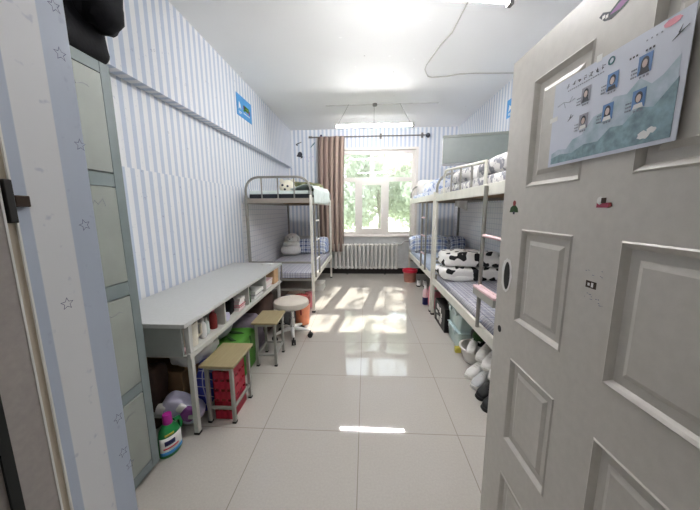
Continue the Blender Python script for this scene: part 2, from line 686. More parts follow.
def dup(root, loc, rz=0.0, label=None):
    r = root.copy()
    COL.objects.link(r)
    r.location = loc
    r.rotation_euler = (0, 0, radians(rz))
    if label:
        r['label'] = label
    for ch in list(root.children):
        c = ch.copy()
        COL.objects.link(c)
        c.parent = r
        for g in list(ch.children):
            d = g.copy()
            COL.objects.link(d)
            d.parent = c
    return r


def struct(name, mb, mats, parent=None, **k):
    o = mb.build(name, mats, parent, **k)
    if parent is None:
        o['kind'] = 'structure'
    return o


def Rot(x=0, y=0, z=0):
    from mathutils import Euler
    return Euler((radians(x), radians(y), radians(z))).to_matrix()


def star_poly(r, rot=0.0):
    return [((r if i % 2 == 0 else r * 0.45) * cos(pi / 2 + rot + i * pi / 5), (r if i % 2 == 0 else r * 0.45) * sin(pi / 2 + rot + i * pi / 5)) for i in range(10)]


def star_outline(mb, r, wd, fn, rot=0.0):
    """outline star; fn(u,v) -> point"""
    a = star_poly(r, rot)
    b = star_poly(r - wd, rot)
    for i in range(10):
        j = (i + 1) % 10
        mb.add([fn(*a[i]), fn(*a[j]), fn(*b[j]), fn(*b[i])], [(0, 1, 2, 3)])


# ------------------------------------------------------------------ the room
XL, XR, YF, YB, ZC = -1.61, 1.83, 0.40, 5.99, 2.96
struct('floor', MB().box(-3.2, 3.2, -1.7, YB + 0.3, -0.12, 0), M['floor'])
mb = MB().box(-3.2, 3.2, -1.7, YB + 0.3, ZC, ZC + 0.12)
mb.cur = 1
for k, (x, y, sz) in enumerate(((-0.24, 2.94, 0.020), (0.33, 2.88, 0.030), (0.55, 2.75, 0.020), (0.25, 3.3, 0.020), (-0.12, 3.5, 0.014), (0.52, 3.38, 0.024), (-0.05, 3.8, 0.018), (0.30, 3.72, 0.016), (0.44, 4.05, 0.020), (-0.45, 4.2, 0.02), (-0.2, 4.2, 0.014), (0.1, 4.4, 0.013), (0.22, 4.4, 0.014), (-0.1, 4.5, 0.012), (-0.38, 4.55, 0.012), (0.3, 4.5, 0.016))):
    a = k * 0.9
    mb.add([(x + sz * cos(a), y + sz * 0.4 * sin(a), ZC - 0.0006), (x - sz * 0.4 * sin(a), y + sz * 0.7 * cos(a), ZC - 0.0006), (x - sz * cos(a), y - sz * 0.5 * sin(a), ZC - 0.0006), (x + sz * 0.5 * sin(a), y - sz * 0.6 * cos(a), ZC - 0.0006)], [(0, 1, 2, 3)])
struct('ceiling', mb, [M['ceiling'], M['fleck']], smooth=False, fix=False)
mb = MB().box(XL - 0.15, XL, YF - 0.02, YB + 0.2, 0, ZC)
mb.cur = 1
for i in range(46):
    y, z = random.uniform(1.3, 4.2), random.uniform(0.8, 2.15)
    y = round((y + 0.01) / 0.083) * 0.083 - 0.01 + 0.0415
    star_outline(mb, 0.011, 0.0022, lambda u, v, y=y, z=z: (XL + 0.0008, y + u, z + v), random.random())
struct('wall_left', mb, [M['paper_y'], M['star']], smooth=False, fix=False)
mb = MB().box(XL + 0.0005, -1.52, YF, YB, 2.225, ZC)
mb.cur = 1
for i in range(30):
    y, z = random.uniform(1.3, 4.6), random.uniform(2.27, 2.9)
    star_outline(mb, 0.011, 0.0022, lambda u, v, y=y, z=z: (-1.5192, y + u, z + v), random.random())
struct('beam_left', mb, [M['paper_y2'], M['star']], smooth=False, fix=False)
struct('wall_right', MB().box(XR, XR + 0.15, YF - 0.02, YB + 0.2, 0, ZC), M['paper_y2'])
# back wall with the window opening
WX0, WX1, WZ0, WZ1 = -0.50, 1.046, 0.83, 2.585
mb = MB()
mb.box(XL - 0.15, WX0, YB, YB + 0.2, 0.82, ZC).box(WX1, XR + 0.15, YB, YB + 0.2, 0.82, ZC)
mb.box(WX0, WX1, YB, YB + 0.2, WZ1, ZC)
struct('wall_back', mb, M['paper_x'], smooth=False)
struct('wall_back_lower', MB().box(XL - 0.15, XR + 0.15, YB, YB + 0.2, 0, 0.82), M['lowwall'])
struct('baseboard_back', MB().box(XL, XR, YB - 0.015, YB, 0, 0.12), M['black_base'])
# white lining of the window opening
mb = MB()
mb.box(WX0, WX0 + 0.02, YB - 0.004, YB + 0.2, WZ0, WZ1).box(WX1 - 0.03, WX1 + 0.012, YB - 0.006, YB + 0.2, WZ0, WZ1 + 0.012)
mb.box(WX0 + 0.02, WX1 - 0.03, YB - 0.006, YB + 0.2, WZ1 - 0.03, WZ1 + 0.012)
struct('trim_1', mb, M['pvc'])
# front wall with the doorway
mb = MB()
mb.box(XL - 0.15, -0.48, 0.15, YF, 0, ZC).box(0.64, XR + 0.15, 0.15, YF, 0, ZC).box(-0.48, 0.64, 0.15, YF, 1.95, ZC)
struct('wall_front', mb, M['plaster'])
# wallpapered return beside the doorway, with its printed stars
mb = MB().box(-0.48, -0.40, 0.307, YF + 0.001, 0, 1.95)
mb.cur = 1
for y, z in ((0.3882, 1.6212), (0.3864, 1.5642), (0.395, 1.4524), (0.384, 1.3413), (0.3436, 1.2383), (0.39, 1.0296), (0.3897, 0.9671), (0.3987, 0.9351)):
    star_outline(mb, 0.0088, 0.0016, lambda u, v, y=y, z=z: (-0.3996, y + u, z + v), random.uniform(-0.3, 0.3))
struct('wall_return', mb, [M['paper_jamb'], M['star']], smooth=False, fix=False)
mb = MB().box(-0.48, -0.395, 0.10, 0.2925, 0, 1.95)
mb.cur = 1
mb.box(-0.48, -0.402, 0.2925, 0.307, 0, 1.95)
mb.cur = 2
mb.box(-0.395, -0.392, 0.246, 0.256, 0, 1.95)
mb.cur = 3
mb.box(-0.41, -0.3945, 0.2905, 0.2928, 0, 1.95).box(-0.41, -0.3995, 0.3055, 0.3075, 0, 1.95)  # bright highlights along the frame edges, put in as white strips
mb.cur = 0
mb.box(0.60, 0.66, 0.10, 0.30, 0, 1.95).box(-0.40, 0.60, 0.10, 0.29, 1.89, 1.95)
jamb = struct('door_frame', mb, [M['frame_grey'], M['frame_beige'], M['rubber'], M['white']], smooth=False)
sp = MB().box(-0.4015, -0.3935, 0.2955, 0.3035, 1.348, 1.396)
s1 = sp.build('strike_plate', M['strike_dark'], jamb, bevel=0.001)
MB().box(-0.4005, -0.394, 0.3035, 0.3185, 1.366, 1.379).build('strike_tongue', M['strike'], s1, bevel=0.001)
# corridor the photographer stands in
mb = MB().box(-3.2, 3.2, -1.82, -1.7, 0, ZC).box(-3.32, -3.2, -1.7, 0.15, 0, ZC).box(3.2, 3.32, -1.7, 0.15, 0, ZC)
mb.box(-3.2, XL - 0.15, 0.15, 0.25, 0, ZC).box(XR + 0.15, 3.2, 0.15, 0.25, 0, ZC)
struct('wall_corridor', mb, M['plaster'])
# grid covering pasted beside the lower bunks
struct('trim_2', MB().box(XL, XL + 0.004, 3.66, YB - 0.03, 0.3, 1.46), M['tilepaper'])
struct('trim_3', MB().box(XR - 0.004, XR, 1.7, YB - 0.03, 0.3, 1.46), M['tilepaper'])

# ------------------------------------------------------------------ window
win = bpy.data.objects.new('window_1', None)
COL.objects.link(win)
win.location = (0.27, 6.11, WZ0)
win['kind'] = 'structure'
GY = 6.11


def wl(x, z):                                  # photographed position on the wall plane, moved to the frame's plane
    k = 6.11 / 5.99
    return x * k - 0.27, (z - H) * k + H - WZ0


fr = MB()
def fbar(x0, x1, z0, z1, y0=-0.03, y1=0.03, mb=None):
    a, b = wl(x0, z0), wl(x1, z1)
    (mb or fr).box(a[0], b[0], y0, y1, a[1], b[1])


fbar(-0.52, -0.455, 0.82, 2.62)
fbar(0.93, 1.06, 0.82, 2.62)
fbar(-0.52, 1.06, 0.80, 0.905, -0.0285, 0.0285)
fbar(-0.52, 1.06, 2.465, 2.62, -0.0285, 0.0285)
fbar(-0.52, 1.06, 1.925, 2.01, -0.034, 0.03)
fbar(0.083, 0.17, 2.0, 2.50, -0.032, 0.03)
fbar(-0.215, -0.14, 0.85, 1.93, -0.032, 0.03)
fbar(0.385, 0.475, 0.85, 1.93, -0.032, 0.03)
fr.build('frame', M['pvc'], win, smooth=False)
sa = MB()
fbar(-0.14, -0.07, 0.905, 1.925, -0.045, 0.02, sa)
fbar(0.315, 0.385, 0.905, 1.925, -0.045, 0.02, sa)
fbar(-0.072, 0.317, 0.905, 0.975, -0.0435, 0.0185, sa)
fbar(-0.072, 0.317, 1.86, 1.925, -0.0435, 0.0185, sa)
sash = sa.build('sash', M['pvc'], win, smooth=False)
a = wl(0.35, 1.36)
MB().box(a[0] - 0.012, a[0] + 0.012, -0.062, -0.045, a[1] - 0.03, a[1] + 0.03).box(a[0] - 0.008, a[0] + 0.008, -0.08, -0.062, a[1] - 0.1, a[1] + 0.015).build('handle', M['white'], sash, bevel=0.003)
for x0, x1, z0, z1 in ((-0.46, 0.09, 2.0, 2.48), (0.16, 0.94, 2.0, 2.48), (-0.46, -0.21, 0.9, 1.93), (-0.08, 0.32, 0.97, 1.87), (0.47, 0.94, 0.9, 1.93)):
    a, b = wl(x0, z0), wl(x1, z1)
    MB().box(a[0], b[0], -0.003, 0.003, a[1], b[1]).build('pane', M['glass'], win, smooth=False)
MB().box(-0.54 - 0.27, 1.10 - 0.27, -0.17, -0.031, -0.035, 0.002).build('sill', M['pvc'], win, bevel=0.006)

# outside
struct('ground', MB().box(-14, 16, 6.4, 34, -0.3, -0.12), M['ground'])


def tree(x, y, cz, rad, hgt, n, mat, label, seed, high=0):
    t = thing('tree', label, 'tree', (x, y, -0.12), 0, 'trees outside the window')
    rnd = random.Random(seed)
    tr = MB()
    tr.tube([(0, 0, 0), (0.05, 0.02, 1.0), (-0.03, 0.05, 2.0), (0.04, 0, cz)], [0.11, 0.09, 0.075, 0.05], 9)
    for k in range(7):
        a = rnd.uniform(0, 2 * pi)
        z = rnd.uniform(1.0, cz)
        tr.tube([(0, 0, z), (cos(a) * rad * 0.4, sin(a) * rad * 0.4, z + 0.35), (cos(a) * rad * 0.8, sin(a) * rad * 0.8, z + 0.6)], [0.035, 0.025, 0.01], 6)
    tr.build('trunk', M['bark'], t)
    lf = MB()
    blobs = [Vector((rnd.uniform(-1, 1) * rad * 0.75, rnd.uniform(-1, 1) * rad * 0.75, cz + rnd.uniform(-1, 1) * hgt * 0.42)) for _ in range(26)]
    for k in range(n):
        b = blobs[rnd.randrange(len(blobs))]
        d = Vector((rnd.gauss(0, 1), rnd.gauss(0, 1), rnd.gauss(0, 1))).normalized() * rad * 0.42 * rnd.random() ** 0.4
        p = b + d
        if p.z < 0.2:
            continue
        R = Rot(rnd.uniform(0, 360), rnd.uniform(0, 360), rnd.uniform(0, 360))
        s = rnd.uniform(0.06, 0.12)
        lf.add([p + R @ Vector(q) for q in ((-s, 0, 0), (0, -s * 0.45, 0.01), (s, 0, 0), (0, s * 0.45, 0.01))], [(0, 1, 2, 3)])
    for k in range(high):
        p = Vector((rnd.uniform(-0.6, 2.6), rnd.uniform(-1.5, 1.5), rnd.uniform(4.6, 8.2)))
        if noise.noise(p * 1.1) < -0.05:
            continue
        R = Rot(rnd.uniform(0, 360), rnd.uniform(0, 360), rnd.uniform(0, 360))
        s = rnd.uniform(0.08, 0.14)
        lf.add([p + R @ Vector(q) for q in ((-s, 0, 0), (0, -s * 0.45, 0.01), (s, 0, 0), (0, s * 0.45, 0.01))], [(0, 1, 2, 3)])
    if high:
        tr2 = MB().tube([(0.04, 0, cz), (0.4, 0, 4.6), (1.0, 0.1, 6.5), (1.3, 0.1, 8.0)], [0.05, 0.04, 0.03, 0.01], 7)
        tr2.build('upper_stem', M['bark'], t)
    lf.build('foliage', mat, t, smooth=False, fix=False)['kind'] = 'stuff'
    return t


tree(-2.3, 11.6, 3.0, 1.8, 4.8, 13000, M['leaf'], 'leafy tree outside, seen through the left window panes', 3)
tree(0.6, 12.6, 3.0, 2.0, 4.8, 15000, M['leaf2'], 'pale leafy tree outside behind the middle window sash', 4, 1500)
tree(2.9, 11.4, 3.0, 1.8, 4.8, 13000, M['leaf'], 'leafy tree outside, seen through the right window panes', 5)

# ------------------------------------------------------------------ door
TH = math.degrees(math.atan2(0.01, 0.281))
DW, DH, DT = 0.852, 1.868, 0.042
U0 = 0.28
PANELS = []
for u0, u1 in ((0.766 - U0, 0.996 - U0), (0.40 - U0, 0.630 - U0)):
    for z0, z1 in ((1.429, 1.756), (0.963, 1.291), (0.490, 0.820), (0.055, 0.345)):
        PANELS.append((u0, u1, z0, z1))
mb = MB()
us = sorted({0, DW} | {p[0] for p in PANELS} | {p[1] for p in PANELS})
zs = sorted({0.008, DH} | {p[2] for p in PANELS} | {p[3] for p in PANELS})
inside = lambda u, z: any(p[0] < u < p[1] and p[2] < z < p[3] for p in PANELS)
for side in (0, 1):
    X = lambda d: d if side == 0 else DT - d
    for i in range(len(us) - 1):
        for j in range(len(zs) - 1):
            if inside((us[i] + us[i + 1]) / 2, (zs[j] + zs[j + 1]) / 2):
                continue
            q = [(X(0), us[i], zs[j]), (X(0), us[i + 1], zs[j]), (X(0), us[i + 1], zs[j + 1]), (X(0), us[i], zs[j + 1])]
            mb.add(q, [(3, 2, 1, 0) if side == 0 else (0, 1, 2, 3)])
    for u0, u1, z0, z1 in PANELS:
        rings = []
        for off, d in ((0, 0), (0.004, -0.003), (0.010, 0.002), (0.016, 0.009), (0.036, 0.009), (0.049, 0.003), (0.052, 0.003)):
            rings.append([(X(d), u0 + off, z0 + off), (X(d), u1 - off, z0 + off), (X(d), u1 - off, z1 - off), (X(d), u0 + off, z1 - off)])
        for a, b in zip(rings, rings[1:]):
            for k in range(4):
                l = (k + 1) % 4
                f = (0, 1, 2, 3) if side == 1 else (3, 2, 1, 0)
                mb.add([a[k], a[l], b[l], b[k]], [f])
        mb.add(rings[-1], [(0, 1, 2, 3) if side == 1 else (3, 2, 1, 0)])
z0, z1 = 0.008, DH
mb.add([(0, 0, z0), (DT, 0, z0), (DT, 0, z1), (0, 0, z1), (0, DW, z0), (DT, DW, z0), (DT, DW, z1), (0, DW, z1)],
       [(0, 1, 2, 3), (4, 7, 6, 5), (0, 4, 5, 1), (3, 2, 6, 7)])
door = struct('door_1', mb, M['door'], smooth=False, fix=False)
door.location = (0.5577, 0.2803, 0)
door.rotation_euler = (0, 0, radians(TH))
# torn white paper ring around the lock opening, black hole below it
def uz(u, z, x):
    return (x, u - U0, z)


def ring_poly(cu, cz, ru, rz_, n=20, jit=0.0, seed=1):
    rnd = random.Random(seed)
    return [(cu + ru * (1 + rnd.uniform(-jit, jit)) * cos(2 * pi * i / n), cz + rz_ * (1 + rnd.uniform(-jit, jit)) * sin(2 * pi * i / n)) for i in range(n)]


pa = MB()
o_, i_ = ring_poly(1.069, 1.113, 0.034, 0.066, 22, 0.07), ring_poly(1.066, 1.112, 0.021, 0.053, 22)
for k in range(22):
    l = (k + 1) % 22
    P = lambda q, x: uz(q[0], q[1], x)
    pa.add([P(o_[k], -0.0016), P(o_[l], -0.0016), P(i_[l], -0.0016), P(i_[k], -0.0016), P(o_[k], 0.0005), P(o_[l], 0.0005)], [(0, 1, 2, 3), (0, 4, 5, 1)])
pa.build('lock_surround', M['white'], door, smooth=False)
MB().prism(i_, -0.0008, 0.0006, lambda u, v, x: uz(u, v, x)).build('lock_opening', M['strike_dark'], door, smooth=False)
MB().prism(ring_poly(1.088, 0.893, 0.012, 0.0135), -0.0012, 0.0005, lambda u, v, x: uz(u, v, x)).build('knob_hole', M['strike_dark'], door, smooth=False)


def sticker(name, polys, label=None):
    mb = MB()
    mats = []
    for k, (mat, poly) in enumerate(polys):
        if mat not in mats:
            mats.append(mat)
        mb.cur = mats.index(mat)
        mb.prism(poly, -0.0007 - 0.0003 * k, 0.0003, lambda u, v, x: uz(u, v, x))
    o = mb.build(name, mats, door, smooth=False)
    if label:
        o['label'] = label
    return o


rect = lambda u0, u1, z0, z1: [(u0, z0), (u1, z0), (u1, z1), (u0, z1)]
sticker('sticker', [(M['darkpink'], rect(0.674, 0.706, 1.361, 1.372)), (M['white'], ring_poly(0.698, 1.377, 0.008, 0.009, 12)), (M['brown_dark'], rect(0.682, 0.694, 1.371, 1.383)), (M['darkred'], [(0.665, 1.364), (0.674, 1.361), (0.673, 1.372), (0.668, 1.372)])], 'small red and brown sticker')
sticker('sticker', [(M['dkgreen'], [(1.028, 1.347), (1.083, 1.347), (1.078, 1.364), (1.062, 1.372), (1.048, 1.372), (1.033, 1.362)]), (M['darkred'], ring_poly(1.055, 1.379, 0.009, 0.010, 12)), (M['ink'], rect(1.05, 1.06, 1.340, 1.35))], 'dark green sticker with a red dot')
sticker('sticker', [(M['strike'], rect(0.678, 0.708, 1.169, 1.186)), (M['white'], rect(0.686, 0.692, 1.172, 1.183)), (M['white'], rect(0.696, 0.702, 1.174, 1.181))], 'small grey square sticker')
sticker('sticker', [(M['ink'], [(0.765, 1.795), (0.755, 1.80), (0.735, 1.79), (0.715, 1.80), (0.690, 1.802), (0.680, 1.788), (0.70, 1.778), (0.73, 1.772), (0.748, 1.778)]), (M['purple'], [(0.735, 1.783), (0.715, 1.794), (0.692, 1.797), (0.688, 1.788), (0.71, 1.78)]), (M['white'], rect(0.748, 0.755, 1.785, 1.792)), (M['white'], rect(0.739, 0.745, 1.781, 1.788))], 'black and purple sticker near the top')
# scuffs where a label was torn away
rnd = random.Random(5)
sc = MB()
for k in range(16):
    u, z = rnd.uniform(0.655, 0.715), rnd.choice((rnd.uniform(1.135, 1.16), rnd.uniform(1.20, 1.222)))
    sc.prism(ring_poly(u, z, rnd.uniform(0.001, 0.004), rnd.uniform(0.0006, 0.0014), 7, 0.4, k), -0.0004, 0.0003, lambda u, v, x: uz(u, v, x))
sc.build('scuff_marks', M['ink_grey'], door, smooth=False)

# poster taped across the upper door panels
PX = -0.0045
pt = thing('poster', 'landscape format poster with six small portraits taped to the open white door', 'poster', (0.5577, 0.2803, 0), TH)
pz = lambda u, v, x: (PX - x, u - U0, v)
q = MB().prism([(0.552, 1.476), (0.886, 1.477), (0.886, 1.698), (0.552, 1.694)], 0, 0.0012, pz)
q.build('sheet', M['paper'], pt, smooth=False)
def pp(name, mat, polys, x=0.0012, t=0.0003):
    mb = MB()
    for p_ in polys:
        mb.prism(p_, x - 0.0002, x + t, pz)
    return mb.build(name, mat, pt, smooth=False)


hill = [(0.875, 1.485), (0.875, 1.512), (0.85, 1.52), (0.82, 1.516), (0.80, 1.535), (0.77, 1.540), (0.74, 1.572), (0.715, 1.575), (0.69, 1.598), (0.66, 1.592), (0.635, 1.612), (0.61, 1.592), (0.59, 1.60), (0.565, 1.622), (0.562, 1.485)]
pp('hill_print', M['land_far'], [hill])
hill2 = [(0.875, 1.484), (0.875, 1.50), (0.84, 1.506), (0.80, 1.502), (0.76, 1.515), (0.72, 1.513), (0.69, 1.535), (0.66, 1.532), (0.63, 1.556), (0.60, 1.548), (0.562, 1.585), (0.562, 1.484)]
pp('hill_print', M['land_near'], [hill2], 0.0014)
pp('hill_print', M['white'], [ring_poly(0.612, 1.500, 0.012, 0.008, 12, 0.2), ring_poly(0.598, 1.506, 0.009, 0.006, 12, 0.2)], 0.0016)
for k, (cu, cz) in enumerate(((0.771, 1.633), (0.699, 1.633), (0.629, 1.635), (0.770, 1.571), (0.702, 1.571), (0.632, 1.573))):
    hw, hh = 0.0135, 0.0175
    bgm = M['photo_grey'] if k in (0, 3) else M['photo_blue']
    ph = MB()
    ph.prism(rect(cu - hw, cu + hw, cz - hh, cz + hh), 0.0014, 0.0019, pz)
    ph.cur = 1
    ph.prism(ring_poly(cu, cz + 0.003, 0.0078, 0.0105, 14), 0.0017, 0.0021, pz)
    if k % 2 == 0:
        ph.prism(rect(cu - 0.0078, cu + 0.0078, cz - 0.012, cz + 0.003), 0.0017, 0.0021, pz)
    ph.cur = 3
    ph.prism([(cu - 0.011, cz - hh), (cu - 0.008, cz - 0.009), (cu + 0.008, cz - 0.009), (cu + 0.011, cz - hh)], 0.0017, 0.0022, pz)
    ph.cur = 2
    ph.prism(ring_poly(cu, cz + 0.001, 0.0052, 0.0075, 14), 0.0018, 0.0024, pz)
    ph.build('portrait', [bgm, M['ink'], M['skin'], M['white'] if k > 2 else M['ink']], pt, smooth=False)
    cap = []
    rnd = random.Random(k)
    for r_ in range(3):
        u = cu + 0.008
        for c_ in range(3 if r_ == 0 else 2):
            cap.append(rect(u - 0.0042, u, cz - 0.024 - 0.0001 * r_ * 0, cz - 0.0205))
            u -= 0.007
        break
    for r_ in range(3):
        u = cu + 0.027
        for c_ in range(3):
            wdt = rnd.uniform(0.002, 0.0036)
            cap.append(rect(u - wdt, u, cz - 0.004 - 0.007 * r_, cz - 0.001 - 0.007 * r_))
            u -= 0.0045
    pp('caption', M['ink_grey'], cap, 0.0018)
# brush written heading: seven characters and a round seal
rnd = random.Random(11)
for k in range(7):
    cu = 0.834 - k * 0.0178
    hgt = 0.0055 + 0.0004 * k
    st = []
    for s_ in range(2 + k % 3 + (k > 2)):
        a = rnd.choice((0.1, 0.9, 1.5, -0.8, 0.2))
        ln = rnd.uniform(0.003, 0.0058)
        u, z = cu + rnd.uniform(-0.003, 0.003), 1.6755 + rnd.uniform(-0.003, 0.003)
        du, dz = cos(a) * ln, sin(a) * ln
        nu_, nz_ = -sin(a) * 0.0008, cos(a) * 0.0008
        st.append([(u - du - nu_, z - dz - nz_), (u + du, z + dz), (u - du + nu_, z - dz + nz_)])
    pp('heading_character', M['ink'], st, 0.0018)
oo, ii = ring_poly(0.708, 1.678, 0.0085, 0.0085, 18), ring_poly(0.708, 1.678, 0.0055, 0.0055, 18)
sm = MB()
for k in range(18):
    l = (k + 1) % 18
    sm.prism([oo[k], oo[l], ii[l], ii[k]], 0.001, 0.0022, pz)
sm.build('seal_ring', M['teal'], pt, smooth=False)
pp('subtitle', M['ink_grey'], [rect(0.83 - i * 0.0066, 0.834 - i * 0.0066, 1.6625, 1.6645) for i in range(17)], 0.0018)
pp('subtitle', M['ink'], [rect(0.66 - i * 0.0068 - (0.012 if i > 2 else 0), 0.6635 - i * 0.0068 - (0.012 if i > 2 else 0), 1.657, 1.6605) for i in range(6)], 0.0018)
pp('subtitle', M['ink_grey'], [rect(0.63 - i * 0.009, 0.6325 - i * 0.009, 1.6755, 1.678) for i in range(4)], 0.0018)
pp('sun_print', M['pink'], [ring_poly(0.588, 1.684, 0.015, 0.0065, 18, 0.1)], 0.0018)


def swallow(cu, cz, s):
    return [[(cu - s, cz + s * 0.5), (cu - s * 0.1, cz + s * 0.1), (cu + s * 0.2, cz - s * 0.1), (cu - s * 0.2, cz - s * 0.05)],
            [(cu - s * 0.2, cz + s * 0.9), (cu + s * 0.05, cz), (cu + s * 0.25, cz + s * 0.1)],
            [(cu + s * 0.9, cz - s * 0.6), (cu + s * 0.1, cz + s * 0.05), (cu - s * 0.05, cz - s * 0.1)]]


pp('swallow_print', M['ink'], swallow(0.572, 1.658, 0.013), 0.0019)
pp('swallow_print', M['ink'], swallow(0.815, 1.592, 0.010), 0.0019)
br = MB().tube([pz(0.868, 1.636, 0.0014), pz(0.845, 1.640, 0.0014), pz(0.825, 1.634, 0.0014), pz(0.806, 1.637, 0.0014)], 0.0006, 5)
br.tube([pz(0.845, 1.640, 0.0014), pz(0.838, 1.624, 0.0014)], 0.0005, 5).tube([pz(0.825, 1.634, 0.0014), pz(0.815, 1.645, 0.0014)], 0.0004, 5)
br.build('branch_print', M['ink_grey'], pt)
for r_ in (rect(0.735, 0.75, 1.692, 1.707), rect(0.865, 0.895, 1.60, 1.612)):
    MB().prism(r_, 0.0012, 0.0016, pz).build('tape', M['white'], pt, smooth=False)

OFF = {}


def T(name, label, cat, loc, group=None):
    o = thing(name, label, cat, loc, 0, group)
    OFF[o.name] = Vector(loc)
    return o


def wb(mb, name, mats, parent, **k):
    """part given in world coordinates"""
    off = OFF[parent.name]
    mb.v = [v - off for v in mb.v]
    o = mb.build(name, mats, parent, **k)
    OFF[o.name] = off
    return o


def solo(mb, name, mats, label, cat, loc, group=None, **k):
    """thing that is one mesh, given in world coordinates"""
    off = Vector(loc)
    mb.v = [v - off for v in mb.v]
    o = mb.build(name, mats, None, **k)
    o.location = off
    OFF[o.name] = off
    return tag(o, label, cat, group)


# ------------------------------------------------------------------ locker
LX = -1.11
lk = T('locker', 'grey green steel locker with four doors beside the doorway, black bag on top', 'locker', (-1.36, 1.05, 0))
wb(MB().box(-1.60, LX - 0.018, 0.82, 1.28, 0.03, 1.98), 'body', M['locker'], lk, bevel=0.003)
mb = MB().box(LX - 0.018, LX, 1.232, 1.28, 0.03, 1.98).box(LX - 0.018, LX, 0.82, 0.85, 0.03, 1.98)
for z0, z1 in ((0.03, 0.085), (0.472, 0.525), (0.972, 1.036), (1.468, 1.524), (1.935, 1.98)):
    mb.box(LX - 0.018, LX - 0.0015, 0.85, 1.232, z0, z1)
wb(mb, 'front_frame', M['locker_edge'], lk, bevel=0.002)
wb(MB().box(-1.58, LX - 0.03, 0.84, 1.265, 0.0, 0.03), 'plinth', M['locker_gap'], lk)
for z0, z1 in ((0.089, 0.468), (0.529, 0.968), (1.040, 1.464), (1.528, 1.931)):
    d = wb(MB().box(LX - 0.016, LX + 0.002, 0.854, 1.229, z0, z1), 'door', M['locker'], lk, bevel=0.003)
    rm = MB()
    rnd = random.Random(int(z0 * 100))
    rm.tube([(LX + 0.0025, 1.10 + 0.018 * k + rnd.uniform(-0.006, 0.006), z1 - rnd.uniform(0.05, 0.085)) for k in range(5)], 0.0009, 5)
    wb(rm, 'sticker_residue', M['ink_grey'], d)
    wb(MB().box(LX + 0.0015, LX + 0.006, 0.885, 0.905, (z0 + z1) / 2 - 0.03, (z0 + z1) / 2 + 0.03).cyl((LX + 0.004, 0.895, (z0 + z1) / 2 + 0.06), (LX + 0.009, 0.895, (z0 + z1) / 2 + 0.06), 0.009), 'handle', M['chrome'], d, bevel=0.001)

bg_ = T('bag', 'black nylon bag lying on top of the grey green locker', 'bag', (-1.28, 1.05, 1.98))
wb(MB().soft((-1.30, 1.04, 2.165), (0.42, 0.53, 0.38), 0.22, 0.25, 40, 24, 0.022, 7, 2), 'body', M['bag_black'], bg_)
wb(MB().soft((-1.08, 1.20, 2.20), (0.20, 0.17, 0.24), 0.6, 0.7, 26, 16, 0.03, 11, 5, Rot(0, 20, 0)), 'pocket', M['bag_black'], bg_)
wb(MB().tube([(-1.10, 0.95, 2.30), (-1.06, 0.98, 2.36), (-1.10, 1.1, 2.37), (-1.16, 1.18, 2.31)], 0.012, 8), 'strap', M['bag_black'], bg_)

# ------------------------------------------------------------------ desk
DTOP = 0.74
dk = T('desk', 'long pale grey desk with an open shelf under its top along the left wall', 'desk', (-1.3, 2.36, 0))
wb(MB().box(-1.60, -1.0, 1.43, 3.29, DTOP - 0.026, DTOP), 'desktop', M['desk'], dk, bevel=0.003)
wb(MB().box(-1.59, -1.045, 1.46, 1.475, 0.53, DTOP - 0.026), 'end_panel', M['desk_side'], dk, bevel=0.002)
wb(MB().box(-1.59, -1.045, 3.235, 3.25, 0.53, DTOP - 0.026), 'end_panel', M['desk_side'], dk, bevel=0.002)
wb(MB().box(-1.59, -1.035, 1.475, 3.235, 0.515, 0.529).box(-1.035, -1.012, 1.475, 3.24, 0.505, 0.537), 'shelf', M['desk_metal'], dk, bevel=0.002)
wb(MB().box(-1.59, -1.575, 1.475, 3.235, 0.529, DTOP - 0.026), 'back_panel', M['desk_side'], dk)
for y in (1.937, 2.367, 2.80):
    wb(MB().box(-1.575, -1.03, y - 0.008, y + 0.008, 0.529, DTOP - 0.026), 'divider', M['desk_metal'], dk)
for x, y in ((-1.033, 1.505), (-1.56, 1.505), (-1.033, 3.22), (-1.56, 3.22), (-1.56, 2.367), ):
    lg = wb(MB().box(x - 0.015, x + 0.015, y - 0.015, y + 0.015, 0.012, 0.714 if x > -1.1 else 0.53), 'leg', M['desk_metal'], dk, bevel=0.003)
    wb(MB().box(x - 0.017, x + 0.017, y - 0.017, y + 0.017, 0, 0.014), 'foot', M['black'], lg, bevel=0.002)
wb(MB().box(-1.545, -1.05, 1.497, 1.513, 0.10, 0.125), 'stretcher', M['desk_metal'], dk)
wb(MB().box(-1.545, -1.05, 3.212, 3.228, 0.10, 0.125), 'stretcher', M['desk_metal'], dk)

# things on the desk and in its shelf
solo(MB().soft((-1.13, 3.16, DTOP + 0.007), (0.13, 0.10, 0.014), 0.3, 0.3, 20, 8, 0.004, 20, 1), 'tissue_pack', M['white_cloth'], 'white tissue pack on the far end of the desk', 'tissues', (-1.13, 3.16, DTOP))
SZ = 0.530
mg = T('mug', 'large beige mug in the desk shelf nearest the locker', 'mug', (-1.10, 1.60, SZ))
wb(MB().lathe([(0.042, 0), (0.052, 0.004), (0.056, 0.06), (0.058, 0.15), (0.054, 0.15), (0.05, 0.02)], (-1.10, 1.60, SZ), 24), 'cup', M['cream'], mg)
wb(MB().tube([(-1.075, 1.648, SZ + 0.12), (-1.062, 1.675, SZ + 0.115), (-1.062, 1.678, SZ + 0.05), (-1.075, 1.65, SZ + 0.035)], 0.008, 8), 'handle', M['cream'], mg)
solo(MB().box(-1.20, -1.045, 1.49, 1.545, SZ, SZ + 0.018), 'notebook', M['palepink'], 'pale pink notebook lying at the near end of the desk shelf', 'notebook', (-1.12, 1.52, SZ), bevel=0.002)


